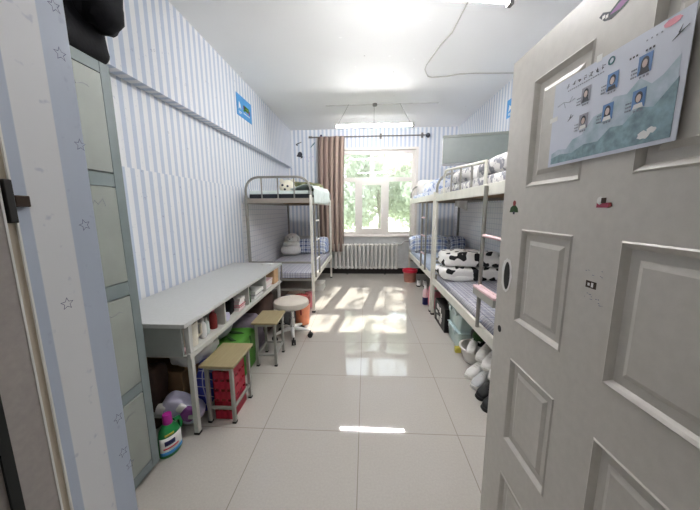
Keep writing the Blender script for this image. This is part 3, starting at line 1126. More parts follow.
def bottle(x, y, z, r, h, mat, capmat, label, cat='bottle', name='bottle', group=None):
    t = T(name, label, cat, (x, y, z), group)
    wb(MB().lathe([(r * 0.9, 0), (r, h * 0.04), (r, h * 0.62), (r * 0.85, h * 0.72), (r * 0.42, h * 0.80), (r * 0.40, h * 0.86)], (x, y, z), 18), 'body', mat, t)
    wb(MB().lathe([(r * 0.5, h * 0.83), (r * 0.5, h * 0.99), (r * 0.42, h)], (x, y, z), 16), 'cap', capmat, t)
    return t


bottle(-1.075, 1.715, SZ, 0.024, 0.135, M['white'], M['white'], 'white squeeze bottle just behind the beige mug in the desk shelf')
bottle(-1.085, 1.775, SZ, 0.020, 0.115, M['sheet_green'], M['white'], 'slim pale green bottle next to the dark red bottle in the desk shelf')
bottle(-1.085, 1.865, SZ, 0.026, 0.150, M['darkred'], M['pink'], 'dark red bottle against the first shelf divider of the desk')
solo(MB().cyl((-1.045, 2.0, SZ + 0.034), (-1.22, 2.0, SZ + 0.034), 0.034, None, 20), 'paper_roll', M['lavender'], 'lavender paper roll in the second desk compartment', 'roll', (-1.13, 2.0, SZ))
solo(MB().soft((-1.15, 2.12, SZ + 0.07), (0.18, 0.13, 0.14), 0.5, 0.6, 24, 16, 0.012, 12, 3), 'pouch', M['bag_black'], 'black pouch in the second desk compartment', 'pouch', (-1.15, 2.12, SZ))


def book(x0, x1, y0, y1, z0, z1, mat, label, group=None, spine='x'):
    t = T('book', label, 'book', ((x0 + x1) / 2, (y0 + y1) / 2, z0), group)
    wb(MB().box(x0, x1, y0, y1, z0, z0 + 0.0025).box(x0, x1, y0, y1, z1 - 0.0025, z1).box(x0, x0 + 0.002, y0, y1, z0, z1), 'cover', mat, t)
    wb(MB().box(x0 + 0.002, x1 - 0.003, y0 + 0.003, y1 - 0.003, z0 + 0.0025, z1 - 0.0025), 'pages', M['white'], t, smooth=False)
    return t


z = SZ
for k, (mt_, th, lb) in enumerate(((M['palepink'], 0.03, 'pale pink book at the bottom of the stack in the second desk compartment'), (M['red'], 0.016, 'thin red book second from the bottom in the second desk compartment'), (M['palepink'], 0.032, 'thick pale pink book third from the bottom in the second desk compartment'), (M['white'], 0.026, 'white book topmost of the stack in the second desk compartment'))):
    book(-1.24 + 0.01 * k, -1.05 + 0.006 * (k % 2), 2.20 + 0.006 * k, 2.33 - 0.004 * k, z, z + th, mt_, lb, 'books in the desk shelf')
    z += th
for k, (mt_, th, lb) in enumerate(((M['white'], 0.03, 'white book at the bottom of the stack in the third desk compartment'), (M['ink'], 0.012, 'thin dark book between two white books in the third desk compartment'), (M['white'], 0.03, 'white book topmost of the stack in the third desk compartment'))):
    zz = SZ + (0, 0.03, 0.042)[k]
    book(-1.24, -1.045 + 0.005 * k, 2.52 + 0.004 * k, 2.74, zz, zz + th, mt_, lb, 'books in the desk shelf')
solo(MB().box(-1.21, -1.05, 2.40, 2.425, SZ, SZ + 0.13).box(-1.21, -1.05, 2.428, 2.45, SZ, SZ + 0.14), 'folder', M['dkgreen'], 'dark green folder standing beside the second shelf divider', 'folder', (-1.13, 2.42, SZ), bevel=0.001)
z = SZ
for k, (mt_, th, lb) in enumerate(((M['white'], 0.025, 'white book at the bottom of the far stack in the last desk compartment'), (M['palepink'], 0.022, 'pale pink book second from the bottom in the last desk compartment'), (M['white'], 0.024, 'white book third from the bottom in the last desk compartment'), (M['palepink'], 0.02, 'pale pink book topmost in the last desk compartment'), )):
    book(-1.26, -1.05 + 0.004 * k, 2.83, 3.04, z, z + th, mt_, lb, 'books in the desk shelf')
    z += th
solo(MB().box(-1.16, -1.03, 3.07, 3.22, SZ, SZ + 0.165), 'carton', M['tan'], 'tan carton at the far end of the desk shelf', 'carton', (-1.1, 3.14, SZ), bevel=0.003)

# ------------------------------------------------------------------ stools
def stool(loc, label):
    t = thing('stool', label, 'stool', loc, 0, 'wooden stools with grey metal legs')
    sw, sl, sh = 0.225, 0.315, 0.41
    MB().box(-sw / 2, sw / 2, -sl / 2, sl / 2, sh - 0.018, sh).build('seat', M['wood'], t, bevel=0.004)
    lx, ly = 0.080, 0.125
    ap = MB()
    for s in (-1, 1):
        ap.box(-lx, lx, s * ly - 0.008, s * ly + 0.008, sh - 0.042, sh - 0.018).box(s * lx - 0.008, s * lx + 0.008, -ly, ly, sh - 0.042, sh - 0.018)
    ap.build('apron', M['steel'], t)
    for sx in (-1, 1):
        for sy in (-1, 1):
            x, y = sx * lx, sy * ly
            lg = MB().box(x - 0.011, x + 0.011, y - 0.011, y + 0.011, 0.01, sh - 0.018).build('leg', M['steel'], t, bevel=0.003)
            MB().box(x - 0.0125, x + 0.0125, y - 0.0125, y + 0.0125, 0, 0.012).build('foot', M['black'], lg)
    for s in (-1, 1):
        MB().box(-lx, lx, s * ly - 0.007, s * ly + 0.007, 0.095, 0.112).build('stretcher', M['steel'], t)
        MB().box(s * lx - 0.007, s * lx + 0.007, -ly, ly, 0.095, 0.112).build('stretcher', M['steel'], t)
    return t


st1 = stool((-0.925, 1.728, 0), 'wooden topped stool nearer the doorway, red bin under it')
dup(st1, (-0.872, 2.405, 0), 2.0, 'wooden topped stool farther from the doorway, beside the round swivel stool')

# swivel stool
sv = T('swivel_stool', 'round pale cushioned swivel stool on a five star wheeled base', 'stool', (-0.79, 2.86, 0))
c = Vector((-0.79, 2.86, 0))
wb(MB().lathe([(0.02, 0.345), (0.165, 0.35), (0.183, 0.365), (0.187, 0.39), (0.180, 0.412), (0.155, 0.424), (0.06, 0.427)], c, 36), 'cushion', M['beige'], sv)
wb(MB().cyl(c + Vector((0, 0, 0.09)), c + Vector((0, 0, 0.22)), 0.028).cyl(c + Vector((0, 0, 0.22)), c + Vector((0, 0, 0.35)), 0.018), 'gas_column', M['chrome'], sv)
for k in range(5):
    a = radians(72 * k + 0)
    e = c + Vector((cos(a) * 0.19, sin(a) * 0.19, 0.075))
    ar = wb(MB().tube([c + Vector((0, 0, 0.105)), c + Vector((cos(a) * 0.1, sin(a) * 0.1, 0.097)), e], [0.024, 0.019, 0.013], 10), 'base_arm', M['white'], sv)
    tn = Vector((-sin(a), cos(a), 0))
    cc = c + Vector((cos(a) * 0.195, sin(a) * 0.195, 0.027))
    wb(MB().cyl(cc - tn * 0.02, cc - tn * 0.004, 0.027).cyl(cc + tn * 0.004, cc + tn * 0.02, 0.027).cyl(cc, cc + Vector((0, 0, 0.05)), 0.008), 'caster', M['black'], ar)

# ------------------------------------------------------------------ things under the desk
db = T('detergent_bottle', 'green laundry detergent bottle with magenta cap beside the locker', 'bottle', (-1.055, 1.375, 0))
rings = []
for z, rx, ry, dx in ((0, 0.045, 0.062, 0), (0.008, 0.05, 0.07, 0), (0.06, 0.05, 0.072, 0), (0.12, 0.048, 0.068, 0), (0.16, 0.042, 0.056, 0.0), (0.185, 0.030, 0.034, -0.0), (0.20, 0.02, 0.022, 0)):
    rings.append([Vector((-1.055 + rx * cos(2 * pi * j / 24), 1.375 - dx + ry * sin(2 * pi * j / 24), z)) for j in range(24)])
bd = wb(MB().loft(rings), 'body', M['green'], db)
wb(MB().tube([(-1.055, 1.412, 0.18), (-1.055, 1.45, 0.172), (-1.055, 1.462, 0.13), (-1.055, 1.438, 0.085)], 0.013, 10), 'handle', M['green'], bd)
wb(MB().lathe([(0.026, 0.192), (0.027, 0.195), (0.025, 0.25), (0.023, 0.253)], (-1.055, 1.375, 0), 20), 'cap', M['magenta'], db)


def wrap(a0, a1, z0, z1, out=0.0012, n=10):
    mb = MB()
    def fn(s, t):
        a = a0 + (a1 - a0) * s
        return Vector((-1.055 + (0.05 + out) * cos(a), 1.375 + (0.0715 + out) * sin(a), z0 + (z1 - z0) * t))
    return mb.grid(fn, n, 2)


lb = wb(wrap(-1.45, 0.75, 0.025, 0.135), 'label', M['white'], db, solid=0.001)
wb(wrap(-0.95, -0.1, 0.085, 0.115, 0.0022), 'label_emblem', M['navy'], lb, solid=0.001)
wb(wrap(-1.1, 0.2, 0.062, 0.071, 0.0022), 'label_text', M['red'], lb, solid=0.001)
wb(wrap(-1.45, 0.75, 0.024, 0.046, 0.0022), 'label_band', M['signblue'], lb, solid=0.001)
wb(wrap(-0.9, -0.1, 0.142, 0.155, -0.001), 'neck_badge', M['yellow'], db, solid=0.001)

db.location = (-1.115, 1.372, 0)
db.scale = (0.93, 0.93, 0.93)
db.rotation_euler = (0, 0, radians(-12))
R = Rot(0, 38, 24)
pk = T('laundry_bag', 'translucent lavender refill bag with purple print lying under the desk end', 'bag', (-1.13, 1.57, 0))
wb(MB().soft((-1.13, 1.57, 0.125), (0.25, 0.13, 0.13), 0.55, 0.5, 30, 18, 0.012, 14, 7, R), 'bag', M['lavender'], pk)
wb(MB().soft((-1.075, 1.535, 0.115), (0.085, 0.08, 0.08), 0.5, 0.5, 22, 14, 0.006, 14, 9, R), 'print', M['purple'], pk)
wb(MB().soft((-1.105, 1.52, 0.16), (0.055, 0.03, 0.05), 0.6, 0.6, 18, 12, 0.004, 14, 2, R), 'print', M['white'], pk)
wb(MB().soft((-1.21, 1.50, 0.165), (0.075, 0.05, 0.055), 0.5, 0.5, 18, 12, 0, 1, 0, Rot(0, 15, 20)), 'spout', M['greywhite'], pk)
pk.location = (-1.155, 1.565, 0)
wbag = T('woven_bag', 'blue and white woven bag leaning behind the near desk leg', 'bag', (-1.09, 1.72, 0))
wb(MB().soft((-1.10, 1.74, 0.17), (0.15, 0.17, 0.33), 0.4, 0.4, 32, 22, 0.015, 10, 4, Rot(8, 14, 20)), 'bag', M['plaid_bag'], wbag)
wb(MB().tube([(-1.09, 1.69, 0.32), (-1.05, 1.68, 0.37), (-1.05, 1.75, 0.385), (-1.08, 1.79, 0.33)], 0.006, 7), 'handle', M['blue'], wbag)
bx = T('cardboard_box', 'brown cardboard box pushed back under the near end of the desk', 'box', (-1.36, 1.86, 0))
wb(MB().box(-1.50, -1.22, 1.67, 1.92, 0, 0.30), 'body', M['carton'], bx, bevel=0.003)
wb(MB().obox((-1.51, 1.795, 0.34), (0.006, 0.24, 0.12), Rot(0, -18, 0)), 'flap', M['carton'], bx)
wb(MB().obox((-1.18, 1.795, 0.335), (0.006, 0.24, 0.11), Rot(0, 40, 0)), 'flap', M['carton'], bx)
pb = T('paper_bag', 'dark brown paper bag standing under the desk beside the locker', 'bag', (-1.40, 1.57, 0))
wb(MB().soft((-1.40, 1.575, 0.20), (0.24, 0.13, 0.40), 0.35, 0.35, 28, 18, 0.02, 9, 6), 'bag', M['brown_dark'], pb)
wb(MB().tube([(-1.46, 1.575, 0.39), (-1.45, 1.56, 0.45), (-1.36, 1.56, 0.45), (-1.34, 1.575, 0.39)], 0.006, 7), 'handle', M['brown_dark'], pb)
solo(MB().soft((-1.22, 1.84, 0.405), (0.26, 0.36, 0.17), 0.6, 0.6, 34, 20, 0.03, 10, 12), 'plastic_bag', M['white'], 'white plastic wrapped bundle on the cardboard box under the desk', 'bundle', (-1.22, 1.84, 0.32))

rb = T('bin', 'narrow red plastic bin between the legs of the nearer stool', 'bin', (-0.925, 1.728, 0))
mb = MB()
x0, x1, y0, y1, hh = -0.987, -0.863, 1.630, 1.826, 0.335
mb.box(x0, x1, y0, y1, 0, 0.006)
for zz in (0.006, 0.075, 0.145, 0.215, 0.285):
    mb.box(x1 - 0.004, x1, y0, y1, zz, zz + 0.05).box(x0, x0 + 0.004, y0, y1, zz, zz + 0.05).box(x0, x1, y0, y0 + 0.004, zz, zz + 0.05).box(x0, x1, y1 - 0.004, y1, zz, zz + 0.05)
for k in range(5):
    y = y0 + (y1 - y0) * k / 4
    mb.box(x1 - 0.004, x1, max(y0, y - 0.008), min(y1, y + 0.008), 0, hh).box(x0, x0 + 0.004, max(y0, y - 0.008), min(y1, y + 0.008), 0, hh)
for k in range(4):
    x = x0 + (x1 - x0) * k / 3
    mb.box(max(x0, x - 0.007), min(x1, x + 0.007), y0, y0 + 0.004, 0, hh).box(max(x0, x - 0.007), min(x1, x + 0.007), y1 - 0.004, y1, 0, hh)
wb(mb, 'basket', M['red'], rb)
wb(MB().soft((-0.925, 1.728, 0.125), (0.108, 0.18, 0.23), 0.4, 0.4, 22, 14, 0.008, 14, 3), 'contents', M['darkred'], rb)

gb = T('storage_bag', 'bright green storage bag with dark handles under the middle of the desk', 'bag', (-1.18, 2.15, 0))
wb(MB().soft((-1.18, 2.15, 0.165), (0.40, 0.42, 0.33), 0.18, 0.16, 40, 22, 0.012, 6, 2), 'bag', M['lime'], gb)
for dy in (-0.07, 0.07):
    wb(MB().tube([(-1.30, 2.15 + dy, 0.325), (-1.26, 2.15 + dy, 0.345), (-1.12, 2.15 + dy * 0.6, 0.35), (-1.06, 2.15 + dy, 0.33), (-0.985, 2.15 + dy, 0.30), (-0.975, 2.15 + dy, 0.2)], 0.011, 8), 'handle', M['dkgreen'], gb)
solo(MB().soft((-1.22, 2.12, 0.41), (0.20, 0.30, 0.14), 0.6, 0.6, 30, 18, 0.03, 10, 8), 'cloth_bundle', M['grey_cloth'], 'grey cloth bundle on top of the green storage bag', 'bundle', (-1.17, 2.13, 0.34))
solo(MB().soft((-1.18, 2.56, 0.17), (0.34, 0.30, 0.34), 0.5, 0.5, 34, 20, 0.03, 7, 21), 'folded_blanket', M['mauve'], 'mauve grey blanket heap under the desk behind the farther stool', 'blanket', (-1.18, 2.56, 0))
solo(MB().soft((-1.10, 2.40, 0.10), (0.14, 0.09, 0.20), 0.5, 0.5, 24, 16, 0.02, 9, 15), 'jeans', M['denim'], 'dark blue folded jeans on the floor behind the farther stool', 'clothes', (-1.10, 2.40, 0))
bb = T('handbag', 'dark brown bag under the desk behind the swivel stool', 'bag', (-1.18, 2.98, 0))
wb(MB().soft((-1.18, 2.98, 0.22), (0.22, 0.42, 0.44), 0.4, 0.4, 30, 20, 0.02, 8, 30), 'body', M['brown_dark'], bb)
wb(MB().tube([(-1.13, 2.86, 0.42), (-1.08, 2.88, 0.47), (-1.08, 3.08, 0.47), (-1.13, 3.10, 0.42)], 0.009, 8), 'handle', M['brown_dark'], bb)
bp = T('backpack', 'grey backpack on the floor between swivel stool and orange bucket', 'backpack', (-0.93, 3.24, 0))
wb(MB().soft((-0.93, 3.24, 0.17), (0.20, 0.24, 0.34), 0.5, 0.5, 30, 20, 0.012, 9, 17), 'body', M['denim'], bp)
wb(MB().soft((-0.90, 3.13, 0.13), (0.15, 0.07, 0.17), 0.5, 0.5, 22, 14, 0.006, 9, 1), 'front_pocket', M['grey_cloth'], bp)
for s in (-1, 1):
    wb(MB().tube([(-0.91 + 0.05 * s, 3.14, 0.31), (-0.90 + 0.055 * s, 3.105, 0.24), (-0.90 + 0.06 * s, 3.10, 0.12), (-0.90 + 0.055 * s, 3.12, 0.04)], 0.009, 8), 'strap', M['white'], bp)

bk = T('bucket', 'orange bucket with dark red lid beside the left bunk bed post', 'bucket', (-0.73, 3.26, 0))
wb(MB().lathe([(0.075, 0), (0.082, 0.004), (0.10, 0.27), (0.104, 0.275)], (-0.73, 3.26, 0), 28), 'body', M['orange'], bk)
wb(MB().lathe([(0.106, 0.262), (0.108, 0.30), (0.102, 0.345), (0.085, 0.350), (0.08, 0.335), (0.02, 0.333)], (-0.73, 3.26, 0), 28), 'lid', M['darkred'], bk)
wb(MB().soft((-0.722, 3.168, 0.17), (0.022, 0.012, 0.07), 0.5, 0.5, 14, 10), 'emblem', M['darkred'], bk)
bk.location = (-0.765, 3.24, 0)

# ------------------------------------------------------------------ bunk beds
def bunk(name, label, x0, x1, y0, y1, zt, near_arch=True, far_arch=True, guard=None, ladder=None, inner=1, end_board=True, lowz=0.44, dark=True):
    """x0 = aisle side post, x1 = wall side post, y0 near end, y1 far end"""
    t = T(name, label, 'bunk bed', ((x0 + x1) / 2, (y0 + y1) / 2, 0), 'steel bunk beds')
    g = M['bed_grey']
    sgn = 1 if x1 > x0 else -1
    for i, x in enumerate((x0, x1)):
        for y in (y0, y1):
            pm = M['bed_white'] if (i == 0) else g
            p_ = wb(MB().box(x - 0.017, x + 0.017, y - 0.017, y + 0.017, 0.012, zt + 0.10), 'post', pm, t, bevel=0.004)
            wb(MB().box(x - 0.022, x + 0.022, y - 0.022, y + 0.022, 0, 0.02), 'foot', M['black'], p_)
    for y, arch in ((y0, near_arch), (y1, far_arch)):
        zl, zh = zt + 0.10, zt + 0.325
        if arch:
            pts = [(x0, y, zl - 0.02), (x0, y, zh - 0.17)]
            for k in range(1, 7):
                a = pi / 2 * k / 6
                pts.append((x0 + sgn * 0.17 * (1 - cos(a)), y, zh - 0.17 + 0.17 * sin(a)))
            for k in range(0, 7):
                a = pi / 2 * k / 6
                pts.append((x1 - sgn * 0.17 * (1 - sin(a)), y, zh - 0.17 + 0.17 * cos(a)))
            pts.append((x1, y, zl - 0.02))
            e = wb(MB().tube(pts, 0.015, 10), 'end_arch', g, t)
            bars = MB()
            for k in range(1, 4):
                x = x0 + (x1 - x0) * k / 4
                bars.cyl((x, y, zt + 0.06), (x, y, zh), 0.009, None, 10)
            wb(bars, 'end_bars', g, e)
        wb(MB().box(x0, x1, y - 0.014, y + 0.014, zt, zt + 0.062), 'end_board', M['bed_board'], t, bevel=0.003)
        lw = MB()
        for zz in (lowz - 0.135, lowz + 0.0, lowz + 0.235):
            lw.box(x0, x1, y - 0.012, y + 0.012, zz - 0.013, zz + 0.013)
        lw.box((x0 + x1) / 2 - 0.009, (x0 + x1) / 2 + 0.009, y - 0.009, y + 0.009, lowz, lowz + 0.235)
        wb(lw, 'lower_end_rails', g, t, bevel=0.002)
    for x, nm in ((x0, 0), (x1, 1)):
        mt_ = M['bed_white'] if nm == 0 else g
        wb(MB().box(x - 0.013, x + 0.013, y0, y1, zt - 0.005, zt + 0.075), 'upper_side_rail', mt_, t, bevel=0.003)
        wb(MB().box(x - 0.013, x + 0.013, y0, y1, lowz - 0.045, lowz + 0.035), 'lower_side_rail', mt_, t, bevel=0.003)
    for zz, nm in ((zt + 0.05, 'upper_bed_board'), (lowz, 'lower_bed_board')):
        wb(MB().box(min(x0, x1) + 0.012, max(x0, x1) - 0.012, y0 + 0.01, y1 - 0.01, zz - 0.018, zz), nm, M['carton'], t)
    if guard:
        ga, gb_, za, zb = guard
        mb = MB()
        dy = -1 if gb_ < ga else 1
        pts = [(x0, ga, zt + 0.03), (x0, ga, za - 0.09)]
        for k in range(1, 6):
            a = pi / 2 * k / 5
            pts.append((x0, ga + dy * 0.09 * (1 - cos(a)), za - 0.09 + 0.09 * sin(a)))
        pts += [(x0, gb_, zb), (x0, gb_, zt + 0.03)]
        mb.tube(pts, 0.013, 10)
        gr = wb(mb, 'guard_rail', M['bed_white'], t)
        mb = MB()
        for k in range(1, 4):
            y = ga + (gb_ - ga) * k / 4
            mb.cyl((x0, y, zt + 0.03), (x0, y, za + (zb - za) * k / 4), 0.010, None, 8)
        wb(mb, 'guard_bars', g, gr)
    if ladder:
        la, lb_, ztop, rungs, rm, xo = ladder
        for y in (la, lb_):
            wb(MB().cyl((x0 + xo, y, lowz + 0.02), (x0 + xo, y, ztop), 0.014, None, 10), 'ladder_upright', g, t)
        for zz in rungs:
            wb(MB().cyl((x0 + xo, la, zz), (x0 + xo, lb_, zz), 0.012, None, 10), 'ladder_rung', rm, t)
    return t


BL = bunk('bunk_bed', 'grey steel bunk bed at the window end of the left wall', -0.694, -1.53, 3.62, 5.60, 1.45, guard=None,
          ladder=(3.70, 4.00, 1.44, (0.70, 0.96, 1.22), M['white'], 0.028), lowz=0.445)
BR = bunk('bunk_bed', 'grey steel bunk bed on the right with guard rail and ladder, half behind the door', 0.874, 1.79, 1.66, 3.60, 1.46, near_arch=True, far_arch=True,
          guard=(3.30, 2.18, 1.775, 1.70), ladder=(2.09, 1.76, 1.52, (0.80, 1.17), M['palepink'], -0.026), lowz=0.455)
BR2 = bunk('bunk_bed', 'grey steel bunk bed on the right nearest the window', 0.874, 1.79, 3.70, 5.62, 1.475, near_arch=False, far_arch=True,
           guard=None, lowz=0.485, ladder=(4.03, 4.33, 1.46, (0.72, 0.98, 1.24), M['palepink'], -0.026))
tr = wb(MB().box(0.805, 0.850, 1.765, 2.105, 0.735, 0.79), 'ladder_step', M['steel'], BR, bevel=0.004)
wb(MB().box(0.803, 0.852, 1.763, 2.107, 0.785, 0.803), 'step_pad', M['palepink'], tr, bevel=0.004)


def mattress(x0, x1, y0, y1, z0, h, mat, label, side=None, seed=0, name='mattress'):
    t = T(name, label, 'mattress', ((x0 + x1) / 2, (y0 + y1) / 2, z0))
    c_ = ((x0 + x1) / 2, (y0 + y1) / 2)
    s = (abs(x1 - x0), abs(y1 - y0))
    if side:
        wb(MB().soft((c_[0], c_[1], z0 + h * 0.3), (s[0], s[1], h * 0.6), 0.12, 0.06, 40, 12), 'core', side, t)
        wb(MB().soft((c_[0], c_[1], z0 + h * 0.74), (s[0] * 1.004, s[1] * 1.004, h * 0.52), 0.25, 0.06, 60, 14, 0.006, 7, seed), 'sheet', mat, t)
    else:
        wb(MB().soft((c_[0], c_[1], z0 + h * 0.5), (s[0], s[1], h), 0.2, 0.06, 72, 18, 0.006, 6, seed), 'sheet', mat, t)
    return t


# left bed bedding
mattress(-0.715, -1.51, 3.645, 5.58, 1.502, 0.115, M['sheet_green'], 'black sided mattress with pale green sheet on the upper left bunk', M['mattress_dark'], 3)
mattress(-0.715, -1.51, 3.645, 5.58, 0.446, 0.10, M['plaid_sheet'], 'mattress under a grey blue plaid sheet on the lower left bunk', None, 5)
py = T('plush_toy', 'round cream plush animal with dark eyes on the upper left bunk', 'plush toy', (-1.175, 4.30, 1.59))
hd = wb(MB().soft((-1.175, 4.30, 1.70), (0.24, 0.2, 0.215), 1.0, 1.0, 28, 18, 0.004, 20, 2), 'head', M['cream'], py)
for dx, dz in ((-0.045, 0.02), (0.03, 0.005), (-0.012, -0.04)):
    wb(MB().soft((-1.175 + dx, 4.205, 1.705 + dz), (0.036, 0.02, 0.034), 1, 1, 12, 8), 'eye' if dz > -0.03 else 'nose', M['ink'], hd)
for dx in (-0.085, 0.085):
    wb(MB().soft((-1.175 + dx, 4.31, 1.795), (0.07, 0.045, 0.06), 1, 1, 14, 10), 'ear', M['cream'], hd)
solo(MB().soft((-1.01, 4.95, 1.70), (0.54, 0.75, 0.22), 0.5, 0.4, 40, 22, 0.03, 6, 4), 'quilt', M['plaid_green'], 'green plaid quilt folded on the upper left bunk', 'quilt', (-1.01, 4.95, 1.59))
# sheet draped over the aisle side of the upper bunk
def drape(s, t):
    y = 3.70 + 1.6 * s
    prof = [(-0.98, 1.625), (-0.80, 1.69), (-0.70, 1.675), (-0.668, 1.62), (-0.664, 1.54), (-0.662, 1.44)]
    f = t * (len(prof) - 1)
    i = min(int(f), len(prof) - 2)
    g_ = f - i
    x = prof[i][0] * (1 - g_) + prof[i + 1][0] * g_
    z = prof[i][1] * (1 - g_) + prof[i + 1][1] * g_
    k = 0.012 * sin(y * 22) * t + 0.01 * noise.noise(Vector((y * 6, t * 4, 1)))
    rise = 0.05 * s * (1 if t < 0.7 else 0.6)
    return Vector((x + k, y, z + rise + (0.02 * noise.noise(Vector((y * 5, t * 3, 7)))) - (0.03 * noise.noise(Vector((y * 4, 3, 7))) if t > 0.9 else 0)))
solo(MB().grid(drape, 70, 20), 'draped_sheet', M['sheet_green'], 'white green sheet hanging over the aisle side of the upper left bunk', 'sheet', (-0.75, 4.5, 1.6), solid=0.006)
pw = T('plush_toy', 'grey white plush dog lying on the lower left bunk against the wall', 'plush toy', (-1.36, 5.15, 0.545))
bdy = wb(MB().soft((-1.37, 5.12, 0.64), (0.36, 0.34, 0.19), 0.7, 0.7, 28, 18, 0.015, 9, 3).soft((-1.36, 5.12, 0.74), (0.30, 0.28, 0.14), 0.75, 0.75, 26, 16, 0.01, 9, 5), 'body', M['greywhite'], pw)
hd = wb(MB().soft((-1.36, 5.16, 0.855), (0.24, 0.22, 0.17), 0.9, 0.9, 26, 16, 0.006, 12, 6), 'head', M['greywhite'], pw)
wb(MB().soft((-1.36, 5.04, 0.835), (0.10, 0.09, 0.07), 0.9, 0.9, 16, 10), 'muzzle', M['white_cloth'], hd)
wb(MB().soft((-1.36, 4.998, 0.845), (0.03, 0.02, 0.022), 1, 1, 10, 8), 'nose', M['ink'], hd)
for s in (-1, 1):
    wb(MB().soft((-1.36 + s * 0.12, 5.15, 0.835), (0.05, 0.09, 0.12), 0.9, 0.9, 14, 10), 'ear', M['greywhite'], hd)
    wb(MB().soft((-1.36 + s * 0.045, 5.045, 0.88), (0.018, 0.012, 0.018), 1, 1, 8, 6), 'eye', M['ink'], hd)
solo(MB().soft((-1.10, 5.20, 0.695), (0.34, 0.16, 0.27), 0.5, 0.55, 32, 20, 0.012, 8, 4, Rot(-14, 0, 0)), 'pillow', M['plaid_blue'], 'dark blue plaid pillow leaning beside the plush dog on the lower left bunk', 'pillow', (-1.10, 5.2, 0.545))
solo(MB().soft((-0.875, 5.30, 0.70), (0.33, 0.42, 0.31), 0.4, 0.45, 34, 22, 0.02, 6, 9), 'quilt', M['plaid_pale'], 'pale blue plaid quilt folded at the window end of the lower left bunk', 'quilt', (-0.875, 5.3, 0.545))
# bits under the left bed
solo(MB().soft((-0.80, 3.86, 0.10), (0.15, 0.16, 0.20), 0.45, 0.45, 24, 16, 0.012, 10, 2), 'package', M['pink'], 'pink package on the floor under the left bunk', 'package', (-0.80, 3.86, 0))
solo(MB().soft((-1.02, 3.96, 0.09), (0.26, 0.2, 0.18), 0.45, 0.45, 24, 16, 0.015, 10, 5), 'plastic_bag', M['white'], 'white plastic bag on the floor under the left bunk', 'bag', (-1.02, 3.96, 0))
sb = T('shoe_box', 'white shoe box under the window end of the left bunk', 'box', (-0.77, 4.75, 0))
wb(MB().box(-0.90, -0.72, 4.62, 4.90, 0, 0.11), 'box', M['white'], sb, bevel=0.002)
wb(MB().box(-0.904, -0.716, 4.616, 4.904, 0.085, 0.125), 'lid', M['greywhite'], sb, bevel=0.002)

# ------------------------------------------------------------------ right beds bedding
mattress(0.895, 1.775, 1.69, 3.57, 0.457, 0.10, M['plaid_sheet'], 'mattress under a grey plaid sheet on the lower right bunk beside the ladder', None, 8)
mattress(0.895, 1.775, 3.73, 5.59, 0.487, 0.10, M['pale_blue'], 'mattress under a pale blue sheet on the lower right bunk nearest the window', None, 9)
mattress(0.895, 1.775, 1.69, 3.57, 1.512, 0.10, M['floral'], 'mattress with grey floral sheet on the upper right bunk above the ladder', None, 10)
mattress(0.895, 1.775, 3.73, 5.59, 1.527, 0.09, M['floral_blue'], 'mattress with blue white sheet on the upper right bunk nearest the window', None, 11)


def quilt_fold(x0, x1, y0, y1, z0, h, seed, amp=0.014, e=0.35):
    mb = MB()
    mb.soft(((x0 + x1) / 2, (y0 + y1) / 2, z0 + h / 2), (x1 - x0, y1 - y0, h), 0.55, e, 46, 24, amp, 7, seed)
    mb.soft(((x0 + x1) / 2 + 0.01, (y0 + y1) / 2 + 0.01, z0 + h * 0.28), ((x1 - x0) * 1.01, (y1 - y0) * 1.01, h * 0.52), 0.6, e, 46, 20, amp, 7, seed + 3)
    return mb


solo(quilt_fold(0.86, 1.56, 3.12, 3.54, 0.552, 0.165, 2, 0.03), 'quilt', M['cow'], 'lower of two folded black spotted white quilts on the right bunk', 'quilt', (1.2, 3.33, 0.55), 'cow print quilts')
solo(quilt_fold(0.875, 1.53, 3.13, 3.52, 0.71, 0.17, 6, 0.032), 'quilt', M['cow'], 'upper of two folded black spotted white quilts on the right bunk', 'quilt', (1.22, 3.33, 0.71), 'cow print quilts')
solo(MB().soft((1.64, 3.10, 0.65), (0.24, 0.5, 0.22), 0.55, 0.5, 32, 20, 0.02, 8, 14), 'pillow', M['cow'], 'black spotted white pillow against the right wall beside the folded quilts', 'pillow', (1.64, 3.10, 0.55))
solo(MB().soft((1.14, 5.20, 0.735), (0.68, 0.36, 0.31), 0.42, 0.42, 40, 24, 0.02, 6, 3), 'pillow', M['plaid_pale'], 'large pale blue plaid quilt roll at the window end of the right bunk', 'quilt', (1.14, 5.2, 0.585))
solo(MB().soft((1.625, 5.16, 0.73), (0.29, 0.34, 0.30), 0.6, 0.6, 32, 20, 0.02, 7, 12), 'pillow', M['plaid_blue'], 'dark blue plaid pillow in the right bunk corner beside the pale plaid roll', 'pillow', (1.625, 5.16, 0.585))
